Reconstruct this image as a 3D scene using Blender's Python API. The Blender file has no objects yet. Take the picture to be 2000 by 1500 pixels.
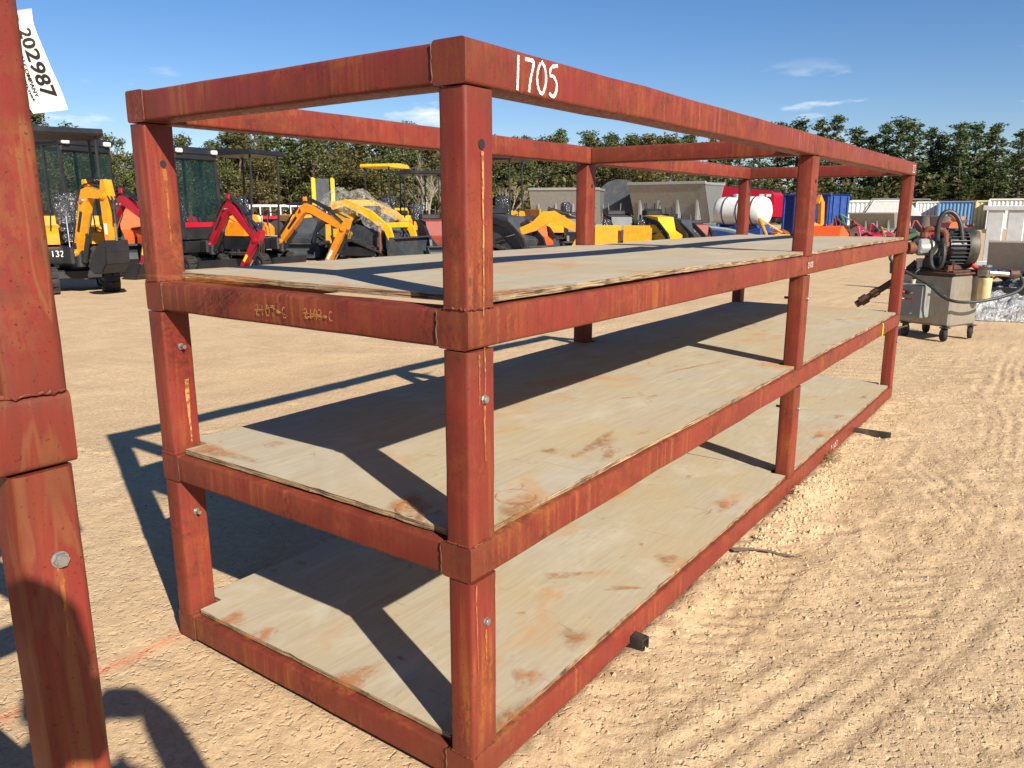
import bpy, bmesh, math, random
import numpy as np
from mathutils import Vector, Matrix
R_ = math.radians
random.seed(7)
scene = bpy.context.scene
COL = scene.collection

# ------------------------------------------------------------------ camera
CAM = Vector((-1.3161, -1.0667, 1.4282))
YAW, PITCH, FPX = 0.6250, -0.2183, 1521.3
FW = Vector((math.cos(PITCH)*math.cos(YAW), math.cos(PITCH)*math.sin(YAW), math.sin(PITCH)))
RT = Vector((math.sin(YAW), -math.cos(YAW), 0))
UP = RT.cross(FW)
cd = bpy.data.cameras.new('camera')
cam = bpy.data.objects.new('camera', cd); COL.objects.link(cam)
m = Matrix((RT, UP, -FW)).transposed().to_4x4(); m.translation = CAM
cam.matrix_world = m
cd.sensor_width = 36; cd.lens = FPX/2000*36
cd.clip_start = 0.02; cd.clip_end = 3000
scene.camera = cam
scene.cycles.max_bounces = 5; scene.cycles.diffuse_bounces = 2; scene.cycles.glossy_bounces = 2; scene.cycles.transparent_max_bounces = 12

# ------------------------------------------------------------------ sky and sun
SUN_AZ, SUN_EL = 67.3, 31.2          # direction the light travels, elevation
w = bpy.data.worlds.new('World'); scene.world = w; w.use_nodes = True
nt = w.node_tree; nt.nodes.clear()
sky = nt.nodes.new('ShaderNodeTexSky'); sky.sky_type = 'NISHITA'; sky.sun_disc = False
sky.sun_elevation = R_(SUN_EL); sky.sun_rotation = R_(90-(SUN_AZ+180))
sky.air_density = 1.0; sky.dust_density = 0.15; sky.ozone_density = 3.0; sky.altitude = 60
bg = nt.nodes.new('ShaderNodeBackground'); bg.inputs[1].default_value = 0.054
tc = nt.nodes.new('ShaderNodeTexCoord')
mp = nt.nodes.new('ShaderNodeMapping'); mp.inputs['Scale'].default_value = (1, 1, 4.2); mp.inputs['Location'].default_value = (2.1, 0.6, 1.9)
nz = nt.nodes.new('ShaderNodeTexNoise'); nz.inputs['Scale'].default_value = 7.0; nz.inputs['Detail'].default_value = 7; nz.inputs['Roughness'].default_value = 0.55
cr = nt.nodes.new('ShaderNodeValToRGB'); cr.color_ramp.elements[0].position = 0.60; cr.color_ramp.elements[1].position = 0.72
cr.color_ramp.elements[1].color = (0.8, 0.8, 0.8, 1)
mx = nt.nodes.new('ShaderNodeMix'); mx.data_type = 'RGBA'
mx.inputs[7].default_value = (11, 11.3, 11.8, 1)
out = nt.nodes.new('ShaderNodeOutputWorld')
L = nt.links.new
L(tc.outputs['Generated'], mp.inputs[0]); L(mp.outputs[0], nz.inputs['Vector']); L(nz.outputs[0], cr.inputs[0])
hs = nt.nodes.new('ShaderNodeHueSaturation'); hs.inputs['Saturation'].default_value = 1.22; L(sky.outputs[0], hs.inputs['Color'])
tn = nt.nodes.new('ShaderNodeMix'); tn.data_type = 'RGBA'; tn.blend_type = 'MULTIPLY'; tn.inputs[0].default_value = 1; tn.inputs[7].default_value = (1.02, 1.0, 1.14, 1); L(hs.outputs[0], tn.inputs[6])
sz = nt.nodes.new('ShaderNodeSeparateXYZ'); L(tc.outputs['Generated'], sz.inputs[0])
lo = nt.nodes.new('ShaderNodeMapRange'); lo.inputs[1].default_value = .17; lo.inputs[2].default_value = .12; L(sz.outputs[2], lo.inputs[0])
cm = nt.nodes.new('ShaderNodeMath'); cm.operation = 'MULTIPLY'; L(cr.outputs[0], cm.inputs[0]); L(lo.outputs[0], cm.inputs[1]); L(cm.outputs[0], mx.inputs[0]); L(tn.outputs[2], mx.inputs[6]); L(mx.outputs[2], bg.inputs[0]); L(bg.outputs[0], out.inputs[0])
sd = bpy.data.lights.new('sun', 'SUN'); sd.energy = 5.0; sd.angle = R_(0.55); sd.color = (1.0, 0.93, 0.82)
so = bpy.data.objects.new('sun', sd); COL.objects.link(so)
ldir = Vector((math.cos(R_(SUN_EL))*math.cos(R_(SUN_AZ)), math.cos(R_(SUN_EL))*math.sin(R_(SUN_AZ)), -math.sin(R_(SUN_EL))))
so.rotation_euler = ldir.to_track_quat('-Z', 'Y').to_euler()
so.location = (-20, -30, 30)
vs = scene.view_settings
vs.view_transform = 'Standard'; vs.look = 'None'; vs.gamma = 1; vs.use_curve_mapping = False; vs.exposure = 0.9

# ------------------------------------------------------------------ placing helpers
def along(px, dist, z=0.0):
    """point at horizontal distance dist in the compass direction seen at picture column px (2000 wide)"""
    d = FW*FPX + RT*(px-1000) + UP*(750-412)
    d = Vector((d.x, d.y, 0)).normalized()
    return Vector((CAM.x+d.x*dist, CAM.y+d.y*dist, z))
def ray(px, py, depth):
    return CAM + (FW*FPX + RT*(px-1000) + UP*(750-py))*(depth/FPX)
def gpt(px, py, z=0.0):
    d = FW*FPX + RT*(px-1000) + UP*(750-py)
    return CAM + d*((z-CAM.z)/d.z)
def zat(py, dist):
    return CAM.z + (412-py)*dist/1558.0
def az(px):
    p = along(px, 1)-CAM
    return math.atan2(p.y, p.x)

# ------------------------------------------------------------------ materials
def lin(h):
    h = h.lstrip('#'); o = []
    for i in (0, 2, 4):
        c = int(h[i:i+2], 16)/255
        o.append(c/12.92 if c <= .04045 else ((c+.055)/1.055)**2.4)
    return (*o, 1)
class NM:
    """small wrapper to write a node material"""
    def __init__(s, name, rough=.6, metal=0.0, spec=.5):
        s.m = bpy.data.materials.new(name); s.m.use_nodes = True
        s.t = s.m.node_tree; s.b = s.t.nodes['Principled BSDF']
        s.b.inputs['Roughness'].default_value = rough; s.b.inputs['Metallic'].default_value = metal
        s.b.inputs['Specular IOR Level'].default_value = spec
        s.tc = s.t.nodes.new('ShaderNodeTexCoord')
    def n(s, t): return s.t.nodes.new('ShaderNode'+t)
    def l(s, a, b): s.t.links.new(a, b)
    def vec(s, scale=(1, 1, 1), loc=(0, 0, 0), src='Object', rot=(0, 0, 0)):
        k = s.n('Mapping'); k.inputs['Scale'].default_value = scale; k.inputs['Location'].default_value = loc; k.inputs['Rotation'].default_value = rot
        s.l(s.tc.outputs[src], k.inputs[0]); return k.outputs[0]
    def noise(s, scale, detail=4, rough=.55, v=None, dist=0.0):
        k = s.n('TexNoise'); k.inputs['Scale'].default_value = scale; k.inputs['Detail'].default_value = detail
        k.inputs['Roughness'].default_value = rough; k.inputs['Distortion'].default_value = dist
        s.l(v if v is not None else s.vec(), k.inputs['Vector']); return k.outputs[0]
    def ramp(s, f, *st):
        k = s.n('ValToRGB'); e = k.color_ramp.elements
        while len(e) < len(st): e.new(.5)
        for i, (p, c) in enumerate(st):
            e[i].position = p; e[i].color = c if isinstance(c, tuple) else (c, c, c, 1)
        s.l(f, k.inputs[0]); return k.outputs[0]
    def mix(s, f, a, b):
        k = s.n('Mix'); k.data_type = 'RGBA'
        for v, i in ((f, 0), (a, 6), (b, 7)):
            if isinstance(v, (int, float)): k.inputs[i].default_value = v
            elif isinstance(v, tuple): k.inputs[i].default_value = v
            else: s.l(v, k.inputs[i])
        return k.outputs[2]
    def math(s, op, a, b=0.0):
        k = s.n('Math'); k.operation = op
        for v, i in ((a, 0), (b, 1)):
            if isinstance(v, (int, float)): k.inputs[i].default_value = v
            else: s.l(v, k.inputs[i])
        return k.outputs[0]
    def base(s, c):
        if isinstance(c, tuple): s.b.inputs['Base Color'].default_value = c
        else: s.l(c, s.b.inputs['Base Color'])
        return s
    def rough(s, r): s.l(r, s.b.inputs['Roughness']); return s
    def bump(s, h, strength=.3, dist=.01):
        k = s.n('Bump'); k.inputs['Strength'].default_value = strength; k.inputs['Distance'].default_value = dist
        s.l(h, k.inputs['Height']); s.l(k.outputs[0], s.b.inputs['Normal']); return s
MATS = {}
def simple(name, hexc, rough=.5, metal=0., dirt=.35, dirtc='#8a7050', scale=4, spec=.5):
    """painted or moulded surface with dust and wear"""
    k = NM(name, rough, metal, spec); c = lin(hexc)
    a = k.noise(scale, 5, .6); d = k.ramp(a, (.45, 0.0), (.75, 1.0))
    dark = tuple(x*.7 for x in c[:3])+(1,)
    col = k.mix(k.ramp(k.noise(scale*3.3, 3), (.35, 0.), (.7, 1.)), c, k.mix(.5, c, dark))
    col = k.mix(k.math('MULTIPLY', d, dirt), col, lin(dirtc))
    k.base(col); k.rough(k.math('ADD', k.math('MULTIPLY', a, .3), rough-.12))
    k.bump(k.noise(scale*12, 2), .08, .004)
    MATS[name] = k.m; return k.m

# red oxide primer with rust
def red_oxide(name='red_oxide', shift=(0, 0, 0), rustlvl=0.0, stain=0.0):
    k = NM(name, .5, 0, .28)
    v = k.vec((1, 1, 1), shift)
    big = k.noise(1.7, 3, .6, v)
    col = k.mix(k.ramp(big, (.33, 0.), (.68, 1.)), lin('#712822'), lin('#88322a'))
    fs = k.noise(1, 2, .6, k.vec((95, 95, 2.2), shift))          # faint vertical brush and rain marks
    col = k.mix(k.ramp(fs, (.38, .0), (.66, .5)), col, lin('#5e2822'))
    mid = k.noise(11, 3, .6, v)
    at = k.n('Attribute'); at.attribute_name = 'sec'
    up = k.ramp(k.math('ADD', at.outputs['Fac'], k.math('MULTIPLY', k.math('SUBTRACT', mid, .5), .7)), (.66, 0.), (.98, 1.))
    lo = k.ramp(k.math('ADD', at.outputs['Fac'], k.math('MULTIPLY', k.math('SUBTRACT', mid, .5), .4)), (.02, 1.), (.14, 0.))
    # orange run-off streaks in patches
    st = k.noise(1, 3, .6, k.vec((46, 46, 1.9), shift))
    wh = k.noise(2.3, 2, .5, k.vec((1, 1, 1), (3.1+shift[0], 1.7, .4)))
    sm = k.math('MULTIPLY', k.ramp(st, (.48, 0.), (.63, 1.)), k.ramp(wh, (.50-rustlvl, 0.), (.66-rustlvl, 1.)))
    col = k.mix(k.math('MULTIPLY', sm, .8), col, lin('#95562a'))
    # mottled brown rust blooms, heavier along the upper edge of the beams
    ru = k.noise(85, 5, .75, k.vec((1, 1, .5), (5+shift[0], 2, 1)))
    wh2 = k.noise(2.6, 3, .6, k.vec((1, 1, 1.2), (9.1, 4.2+shift[1], 2.2)))
    area = k.math('MAXIMUM', k.math('MAXIMUM', k.ramp(wh2, (.46-rustlvl, 0.), (.62-rustlvl, 1.)), up), k.math('MULTIPLY', lo, .8))
    rm = k.math('MULTIPLY', k.ramp(ru, (.43, 0.), (.56, 1.)), area)
    col = k.mix(k.math('MULTIPLY', rm, .88), col, k.mix(k.ramp(mid, (.35, 0.), (.65, 1.)), lin('#4e261a'), lin('#864523')))
    if stain:     # broad khaki run marks of dried muddy water
        sn = k.noise(5.5, 3, .5, k.vec((3.2, 3.2, .55), (shift[0]+2, 7, 1)), .8)
        band = k.ramp(sn, (.53, 0.), (.56, 1.), (.58, 1.), (.62, 0.))
        col = k.mix(k.math('MULTIPLY', band, stain), col, lin('#86653c'))
        col = k.mix(k.math('MULTIPLY', k.ramp(sn, (.61, 0.), (.72, 1.)), stain), col, lin('#874e24'))
    sp = k.ramp(k.noise(190, 2, .6, v), (.64, 0.), (.70, 1.))
    col = k.mix(k.math('MULTIPLY', sp, .75), col, lin('#35160f'))
    ge = k.n('NewGeometry')
    ed = k.ramp(ge.outputs['Pointiness'], (.51, 0.), (.57, 1.))
    col = k.mix(k.math('MULTIPLY', ed, k.math('MULTIPLY', mid, .9)), col, lin('#5a3020'))
    k.base(col)
    k.rough(k.ramp(k.math('ADD', k.math('MULTIPLY', rm, .5), k.math('MULTIPLY', mid, .5)), (.1, .34), (.8, .72)))
    k.bump(k.math('ADD', k.math('MULTIPLY', ru, .6), k.math('MULTIPLY', mid, .5)), .4, .0016)
    MATS[name] = k.m; return k.m
RED = red_oxide('red_oxide', (0, 0, 0), .025)
RED2 = red_oxide('red_oxide_rusty', (4.3, 1.2, 7.7), .08)
RED3 = red_oxide('red_oxide_streaked', (8.6, 5.1, 2.4), .045)
RED4 = red_oxide('red_oxide_stained', (2.2, 3.3, 9.4), -.02, .32)

def plywood():
    k = NM('weathered_plywood', .78, 0, .25)
    v = k.vec((.8, 9, 9))
    g = k.noise(6, 6, .65, v, .6)
    b = k.noise(1.6, 5, .6)
    col = k.mix(k.ramp(g, (.25, 0.), (.75, 1.)), lin('#9c917c'), lin('#b2a78f'))
    col = k.mix(k.ramp(b, (.40, 0.), (.66, .6)), col, lin('#ad9770'))
    col = k.mix(k.ramp(k.noise(2.7, 4, .65, k.vec((1, 1.5, 1), (4, 11, 2)), .5), (.52, 0.), (.72, .4)), col, lin('#c2bcae'))
    g2 = k.noise(3.2, 5, .6, k.vec((1, 1.7, 1), (7, 3, 1)))
    col = k.mix(k.ramp(g2, (.50, 0.), (.74, .55)), col, lin('#a3998a'))
    # rust-orange and brown stains
    s1 = k.noise(2.3, 4, .55, k.vec((1, 1.25, 1), (1.3, 9.4, 5)), .7)
    col = k.mix(k.ramp(s1, (.585, 0.), (.76, .85)), col, lin('#b5783c'))
    s2 = k.noise(5.2, 5, .6, k.vec((1, 1.3, 1), (12.3, 3.4, 2)), 1.1)
    col = k.mix(k.ramp(s2, (.635, 0.), (.74, .85)), col, lin('#8f5a32'))
    s3 = k.noise(14, 3, .5, k.vec((1, 3.0, 1), (2.3, 8.4, 6)), 1.4)
    col = k.mix(k.ramp(s3, (.72, 0.), (.80, .7)), col, lin('#8d8073'))
    # scratches along the grain
    sc = k.noise(1, 3, .5, k.vec((3.0, 190, 1), (0, 0, 0)))
    sc2 = k.noise(1, 2, .5, k.vec((26, 3.5, 1), (0, 0, 0), rot=(0, 0, .5)), 1.5)
    col = k.mix(k.ramp(sc2, (.70, 0.), (.74, .35)), col, lin('#83725c'))
    col = k.mix(k.ramp(sc, (.66, 0.), (.76, .25)), col, lin('#7c6c58'))
    k.base(col)
    k.bump(k.math('ADD', g, k.math('MULTIPLY', sc, .6)), .25, .002)
    MATS['weathered_plywood'] = k.m
    e = NM('plywood_edge', .9, 0, .15)
    z = k and e.noise(1, 3, .6, e.vec((9, 9, 520)))
    col = e.mix(e.ramp(z, (.40, 0.), (.60, 1.)), lin('#4e3b2a'), lin('#b39a78'))
    col = e.mix(e.ramp(e.noise(14, 5, .7), (.52, 0.), (.68, .8)), col, lin('#3a2c22'))
    e.base(col); e.bump(z, .8, .004)
    MATS['plywood_edge'] = e.m
plywood()

def sand():
    k = NM('sand', .92, 0, .12)
    b = k.noise(.35, 3, .6); c = k.noise(2.2, 4, .65); f = k.noise(38, 5, .75); ff = k.noise(240, 2, .7)
    col = k.mix(k.ramp(b, (.33, 0.), (.68, 1.)), lin('#c8ab85'), lin('#cdb38f'))
    col = k.mix(k.ramp(c, (.35, .0), (.7, .8)), col, lin('#b69a77'))
    col = k.mix(k.ramp(f, (.38, .55), (.62, .0)), col, lin('#a18665'))
    col = k.mix(k.ramp(ff, (.52, 0.), (.75, .5)), col, lin('#d8c19c'))
    sp = k.ramp(k.noise(75, 2, .5), (.70, 0.), (.74, 1.))
    col = k.mix(k.math('MULTIPLY', sp, .6), col, lin('#5d4932'))
    # a sprayed orange marking line on the sand
    a, bb = gpt(0, 1395), gpt(345, 1238)
    d = (bb-a).normalized()
    sx = k.n('SeparateXYZ'); k.l(k.vec(), sx.inputs[0])
    dx = k.math('SUBTRACT', sx.outputs[0], a.x); dy = k.math('SUBTRACT', sx.outputs[1], a.y)
    perp = k.math('ABSOLUTE', k.math('ADD', k.math('SUBTRACT', k.math('MULTIPLY', dx, -d.y), k.math('MULTIPLY', dy, -d.x)), k.math('MULTIPLY', k.math('SUBTRACT', k.noise(9, 2), .5), .03)))
    al = k.math('ADD', k.math('MULTIPLY', dx, d.x), k.math('MULTIPLY', dy, d.y))
    core = k.ramp(perp, (.002, 1.), (.008, 0.)); halo = k.ramp(perp, (.0, .5), (.06, 0.))
    inr = k.math('MULTIPLY', k.math('GREATER_THAN', al, -1.2), k.math('LESS_THAN', al, (bb-a).length+.1))
    pm = k.math('MULTIPLY', k.math('MULTIPLY', k.math('MAXIMUM', core, k.math('MULTIPLY', halo, f)), inr), .75)
    col = k.mix(pm, col, lin('#e0663c'))
    k.base(col)
    pit = k.ramp(k.noise(48, 1, .5, k.vec((1, 1, 1), (3, 5, 0))), (.60, 1.), (.68, 0.))
    vo = k.n('TexVoronoi'); vo.inputs['Scale'].default_value = 34; k.l(k.vec(), vo.inputs['Vector'])
    h = k.math('ADD', k.math('ADD', k.math('MULTIPLY', f, .9), k.math('MULTIPLY', ff, .18)), k.math('ADD', k.math('MULTIPLY', pit, .6), k.math('MULTIPLY', vo.outputs['Distance'], .22)))
    h = k.math('MULTIPLY', h, k.ramp(k.noise(1.3, 3, .6, k.vec((1, 1, 1), (6, 2, 0))), (.34, .4), (.62, 1.)))
    k.bump(h, .62, .02)
    MATS['sand'] = k.m
sand()

simple('yellow_paint', '#d98f12', .38, dirt=.38, dirtc='#6b4a22' if 'yellow_paint' != 'crimson_paint' else '#5a1a1a', scale=7); simple('lemon_paint', '#d8a81a', .4, dirt=.38, dirtc='#6b4a22' if 'lemon_paint' != 'crimson_paint' else '#5a1a1a', scale=7)
simple('amber_paint', '#dd8418', .38, dirt=.38, dirtc='#6b4a22' if 'amber_paint' != 'crimson_paint' else '#5a1a1a', scale=7); simple('orange_paint', '#dd5a22', .42, dirt=.38, dirtc='#6b4a22' if 'orange_paint' != 'crimson_paint' else '#5a1a1a', scale=7)
simple('crimson_paint', '#a51029', .32, dirt=.38, dirtc='#6b4a22' if 'crimson_paint' != 'crimson_paint' else '#5a1a1a', scale=7); simple('dull_red_paint', '#7e2a20', .6, dirt=.3)
simple('black_paint', '#1b1c1f', .45, dirt=.1, dirtc='#5a5046'); simple('rubber', '#1d1d1e', .8, dirt=.28, dirtc='#6a5a46', scale=9)
simple('charcoal_paint', '#33393f', .5, dirt=.18); simple('seat_vinyl', '#26272a', .5, dirt=.1)
simple('blue_paint', '#1a4285', .45, dirt=.15); simple('slate_blue_paint', '#4f6470', .5, dirt=.25)
simple('white_plastic', '#dcdad2', .45, dirt=.15); simple('white_sheet', '#d5d6d2', .5, dirt=.25)
simple('cream_sheet', '#cfc092', .55, dirt=.3); simple('pale_blue_sheet', '#5a86ae', .55, dirt=.35, dirtc='#8f8a80')
simple('green_paint', '#2f5a34', .5, dirt=.3); simple('pink_paint', '#b83a62', .5, dirt=.3)
simple('rust_steel', '#6e3f26', .75, dirt=.4, dirtc='#3d2417', scale=14); simple('brown_steel', '#4a3226', .6, dirt=.4, dirtc='#8a5a34', scale=18)
simple('zinc', '#a9aaa6', .35, .8, dirt=.2); simple('chrome', '#c8c8c6', .18, 1.0, dirt=.08)
simple('stainless', '#94938e', .5, .35, dirt=.3, dirtc='#807d76', scale=2.5); simple('grey_enamel', '#7f807e', .5, dirt=.15)
simple('weathered_tank', '#9d978a', .38, .5, dirt=.5, dirtc='#8c6a44', scale=5); simple('dark_tube', '#34332f', .5, .3, dirt=.4, dirtc='#8a7658', scale=12)
simple('grey_board', '#8a8078', .8, dirt=.3); simple('timber', '#8c6a45', .8, dirt=.3, dirtc='#5c452e')
simple('chalk', '#eeeae4', .9, dirt=.0); simple('yellow_crayon', '#bf8a4c', .8, dirt=.2); simple('stain_orange', '#b4713a', .85, dirt=.3)
simple('paper', '#e4ddd2', .7, dirt=.25, dirtc='#b89a78', scale=16); simple('ink', '#1c1a19', .7, dirt=.0)
simple('tag_seal', '#b04a44', .6); simple('rubber_hose', '#202122', .5, dirt=.2, dirtc='#6d6150', scale=20); simple('straw', '#8a7244', .9)
simple('bark', '#5b4a3c', .95, dirt=.4, dirtc='#8a7a68', scale=3); simple('pale_bark', '#8f8578', .95, dirt=.3, scale=3)
simple('brick_label', '#d4622c', .6, dirt=.05); simple('denim', '#2c3a52', .9); simple('pebble', '#5b4a38', .95, dirt=.5, dirtc='#a58a66', scale=30)
simple('yellow_decal', '#e6d21f', .5, dirt=.05)

def glass(name, tint, alpha):
    k = NM(name, .04, 0, .6); k.base(lin(tint)); k.b.inputs['Alpha'].default_value = alpha; MATS[name] = k.m
glass('tinted_glass', '#16302c', .38)
def worn(name, sc, lo, hi):
    k = MATS[name]; t = k.node_tree; b = t.nodes['Principled BSDF']; tc = t.nodes.new('ShaderNodeTexCoord'); n = t.nodes.new('ShaderNodeTexNoise'); n.inputs['Scale'].default_value = sc; n.inputs['Detail'].default_value = 3
    r = t.nodes.new('ShaderNodeValToRGB'); r.color_ramp.elements[0].position = .40; r.color_ramp.elements[1].position = .52; r.color_ramp.elements[0].color = (lo, lo, lo, 1); r.color_ramp.elements[1].color = (hi, hi, hi, 1)
    t.links.new(tc.outputs['Object'], n.inputs['Vector']); t.links.new(n.outputs[0], r.inputs[0]); t.links.new(r.outputs[0], b.inputs['Alpha'])
worn('chalk', 260, .25, 1.0); worn('yellow_crayon', 60, .25, .85); worn('stain_orange', 45, .15, .6)
def stain_mat():
    k = NM('soft_stain', .85, 0, .1); a = k.n('Attribute'); a.attribute_name = 'fade'; oi = k.n('ObjectInfo')
    k.base(k.mix(oi.outputs['Random'], lin('#c4763a'), lin('#a06c40')))
    n = k.ramp(k.noise(26, 5, .7, None, 1.0), (.38, .1), (.62, 1.))
    k.l(k.math('MULTIPLY', k.math('MULTIPLY', a.outputs['Fac'], n), .7), k.b.inputs['Alpha']); MATS['soft_stain'] = k.m
stain_mat()
def film():
    k = NM('plastic_film', .16, 0, .7); k.base(lin('#cfcac2'))
    n1 = k.noise(9, 5, .6, None, 1.5)
    k.l(k.ramp(n1, (.42, .05), (.74, .42)), k.b.inputs['Alpha'])
    k.bump(k.noise(16, 4, .6, None, 1.2), 1.0, .05); MATS['plastic_film'] = k.m
    q = NM('pallet_film', .2, .1, .8); q.base(lin('#b9b9b8')); q.l(q.ramp(q.noise(7, 5, .6, None, 1.5), (.38, .25), (.62, .9)), q.b.inputs['Alpha']); q.bump(q.noise(14, 4, .6, None, 1.2), 1.0, .06); MATS['pallet_film'] = q.m
    s = NM('wrapped_seat', .14, .25, .8)
    s.base(s.ramp(s.noise(14, 4, .6, None, 1.4), (.42, lin('#2a2b2d')), (.58, lin('#4a4b4d')), (.74, lin('#a9a9a7'))))
    s.bump(s.noise(18, 4, .6, None, 1.2), 1.0, .05); MATS['wrapped_seat'] = s.m
film()
def leaf(name, c0, c1, c2):
    k = NM(name, .75, 0, .2); ge = k.n('NewGeometry'); oi = k.n('ObjectInfo')
    col = k.ramp(ge.outputs['Random Per Island'], (0., lin(c0)), (.55, lin(c1)), (1., lin(c2)))
    col = k.mix(k.math('MULTIPLY', oi.outputs['Random'], .35), col, lin('#4b4a26'))
    k.base(col)
    tr = k.n('BsdfTranslucent'); k.l(col, tr.inputs[0])
    ms = k.n('MixShader'); ms.inputs[0].default_value = .22
    k.l(k.b.outputs[0], ms.inputs[1]); k.l(tr.outputs[0], ms.inputs[2])
    k.l(ms.outputs[0], k.t.nodes['Material Output'].inputs[0]); MATS[name] = k.m
leaf('pine_needles', '#2c3b22', '#475a30', '#748150')
leaf('scrub_leaves', '#3a3a22', '#5a5430', '#7d7148')
leaf('oak_leaves', '#303a20', '#4c5430', '#757349')

# ------------------------------------------------------------------ mesh helpers
class MB:
    def __init__(s): s.v = []; s.f = []; s.mi = []
    def add(s, vs, fs, mi=0):
        o = len(s.v); s.v += [tuple(v) for v in vs]
        for f in fs: s.f.append(tuple(i+o for i in f)); s.mi.append(mi)
        return s
    def box(s, c, d, ch=0.0, rot=None, mi=0):
        """box with centre c, size d and chamfered edges"""
        hx = [x/2 for x in d]; vs = []; idx = {}
        ch = min(ch, min(hx)*.9)
        if ch <= 0:
            for a in (-1, 1):
                for b in (-1, 1):
                    for e in (-1, 1): vs.append(Vector((a*hx[0], b*hx[1], e*hx[2])))
            fs = [(0, 1, 3, 2), (4, 6, 7, 5), (0, 4, 5, 1), (2, 3, 7, 6), (0, 2, 6, 4), (1, 5, 7, 3)]
        else:
            for a in (-1, 1):
                for b in (-1, 1):
                    for e in (-1, 1):
                        sg = (a, b, e)
                        for ax in range(3):
                            p = [sg[i]*(hx[i]-(0 if i == ax else ch)) for i in range(3)]
                            idx[(sg, ax)] = len(vs); vs.append(Vector(p))
            fs = []
            for ax in range(3):
                o1, o2 = [i for i in range(3) if i != ax]
                for sg in (-1, 1):
                    q = []
                    for u, v in ((-1, -1), (1, -1), (1, 1), (-1, 1)):
                        t = [0, 0, 0]; t[ax] = sg; t[o1] = u; t[o2] = v; q.append(idx[(tuple(t), ax)])
                    fs.append(tuple(q))
            for ax in range(3):
                o1, o2 = [i for i in range(3) if i != ax]
                for u in (-1, 1):
                    for v in (-1, 1):
                        t0 = [0]*3; t1 = [0]*3
                        t0[ax] = -1; t1[ax] = 1; t0[o1] = t1[o1] = u; t0[o2] = t1[o2] = v
                        fs.append((idx[(tuple(t0), o1)], idx[(tuple(t1), o1)], idx[(tuple(t1), o2)], idx[(tuple(t0), o2)]))
            for a in (-1, 1):
                for b in (-1, 1):
                    for e in (-1, 1): fs.append(tuple(idx[((a, b, e), i)] for i in range(3)))
            ff = []
            for f in fs:
                n = (vs[f[1]]-vs[f[0]]).cross(vs[f[2]]-vs[f[0]])
                cen = sum((vs[i] for i in f), Vector())/len(f)
                ff.append(f if n.dot(cen) > 0 else f[::-1])
            fs = ff
        mt = Matrix.Identity(3)
        if rot is not None: mt = rot if isinstance(rot, Matrix) else Matrix.Rotation(rot[2], 3, 'Z') @ Matrix.Rotation(rot[1], 3, 'Y') @ Matrix.Rotation(rot[0], 3, 'X')
        c = Vector(c)
        return s.add([c+mt@v for v in vs], fs, mi)
    def cyl(s, a, b, r, n=12, r2=None, cap=True, mi=0):
        a = Vector(a); b = Vector(b); r2 = r if r2 is None else r2
        d = (b-a).normalized(); t = Vector((0, 0, 1)) if abs(d.z) < .9 else Vector((1, 0, 0))
        u = d.cross(t).normalized(); v = d.cross(u)
        vs = []; fs = []
        for i in range(n):
            an = 2*math.pi*i/n; e = u*math.cos(an)+v*math.sin(an)
            vs += [a+e*r, b+e*r2]
        for i in range(n):
            j = (i+1) % n; fs.append((2*i, 2*i+1, 2*j+1, 2*j))
        if cap: fs += [tuple(range(0, 2*n, 2)), tuple(range(2*n-1, 0, -2))]
        return s.add(vs, fs, mi)
    def tube(s, pts, r, n=8, mi=0, sub=0):
        P = [Vector(p) for p in pts]
        for _ in range(sub):          # corner cutting for smooth hoses
            q = [P[0]]
            for a, b in zip(P[:-1], P[1:]): q += [a.lerp(b, .25), a.lerp(b, .75)]
            P = q+[P[-1]]
            if isinstance(r, (list, tuple)):
                k = [r[0]]
                for a, b in zip(r[:-1], r[1:]): k += [a*.75+b*.25, a*.25+b*.75]
                r = k+[r[-1]]
        vs = []; fs = []; ref = None
        for i, p in enumerate(P):
            d = (P[min(i+1, len(P)-1)]-P[max(i-1, 0)]).normalized()
            if ref is None: ref = d.cross(Vector((0, 0, 1)) if abs(d.z) < .9 else Vector((1, 0, 0))).normalized()
            ref = (ref-d*ref.dot(d)).normalized(); w2 = d.cross(ref)
            rr = r[i] if isinstance(r, (list, tuple)) else r
            for k in range(n):
                an = 2*math.pi*k/n; vs.append(p+(ref*math.cos(an)+w2*math.sin(an))*rr)
        for i in range(len(P)-1):
            for k in range(n):
                j = (k+1) % n; fs.append((i*n+k, i*n+j, (i+1)*n+j, (i+1)*n+k))
        fs += [tuple(range(n)), tuple(range(len(P)*n-1, (len(P)-1)*n-1, -1))]
        return s.add(vs, fs, mi)
    def prism(s, poly, y0, y1, axis='y', mi=0):
        """polygon of (a,b) extruded: axis y -> (a,y,b); axis x -> (x,a,b); axis z -> (a,b,z)"""
        n = len(poly)
        def P(a, b, t): return {'y': (a, t, b), 'x': (t, a, b), 'z': (a, b, t)}[axis]
        vs = [P(a, b, y0) for a, b in poly]+[P(a, b, y1) for a, b in poly]
        fs = [(i, (i+1) % n, n+(i+1) % n, n+i) for i in range(n)]+[tuple(range(n))[::-1], tuple(range(n, 2*n))]
        return s.add(vs, fs, mi)
    def limb(s, pts, ws, y, t, mi=0):
        """flat tapered plate arm in the xz plane, thickness t about y"""
        P = [Vector((p[0], p[1])) for p in pts]; up = []; dn = []
        for i, p in enumerate(P):
            d = (P[min(i+1, len(P)-1)]-P[max(i-1, 0)]).normalized(); nn = Vector((-d.y, d.x))
            up.append(p+nn*ws[i]/2); dn.append(p-nn*ws[i]/2)
        for i in range(len(P)-1):
            q = [up[i], up[i+1], dn[i+1], dn[i]]
            s.prism([(a.x, a.y) for a in q], y-t/2, y+t/2, 'y', mi)
        return s
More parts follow.
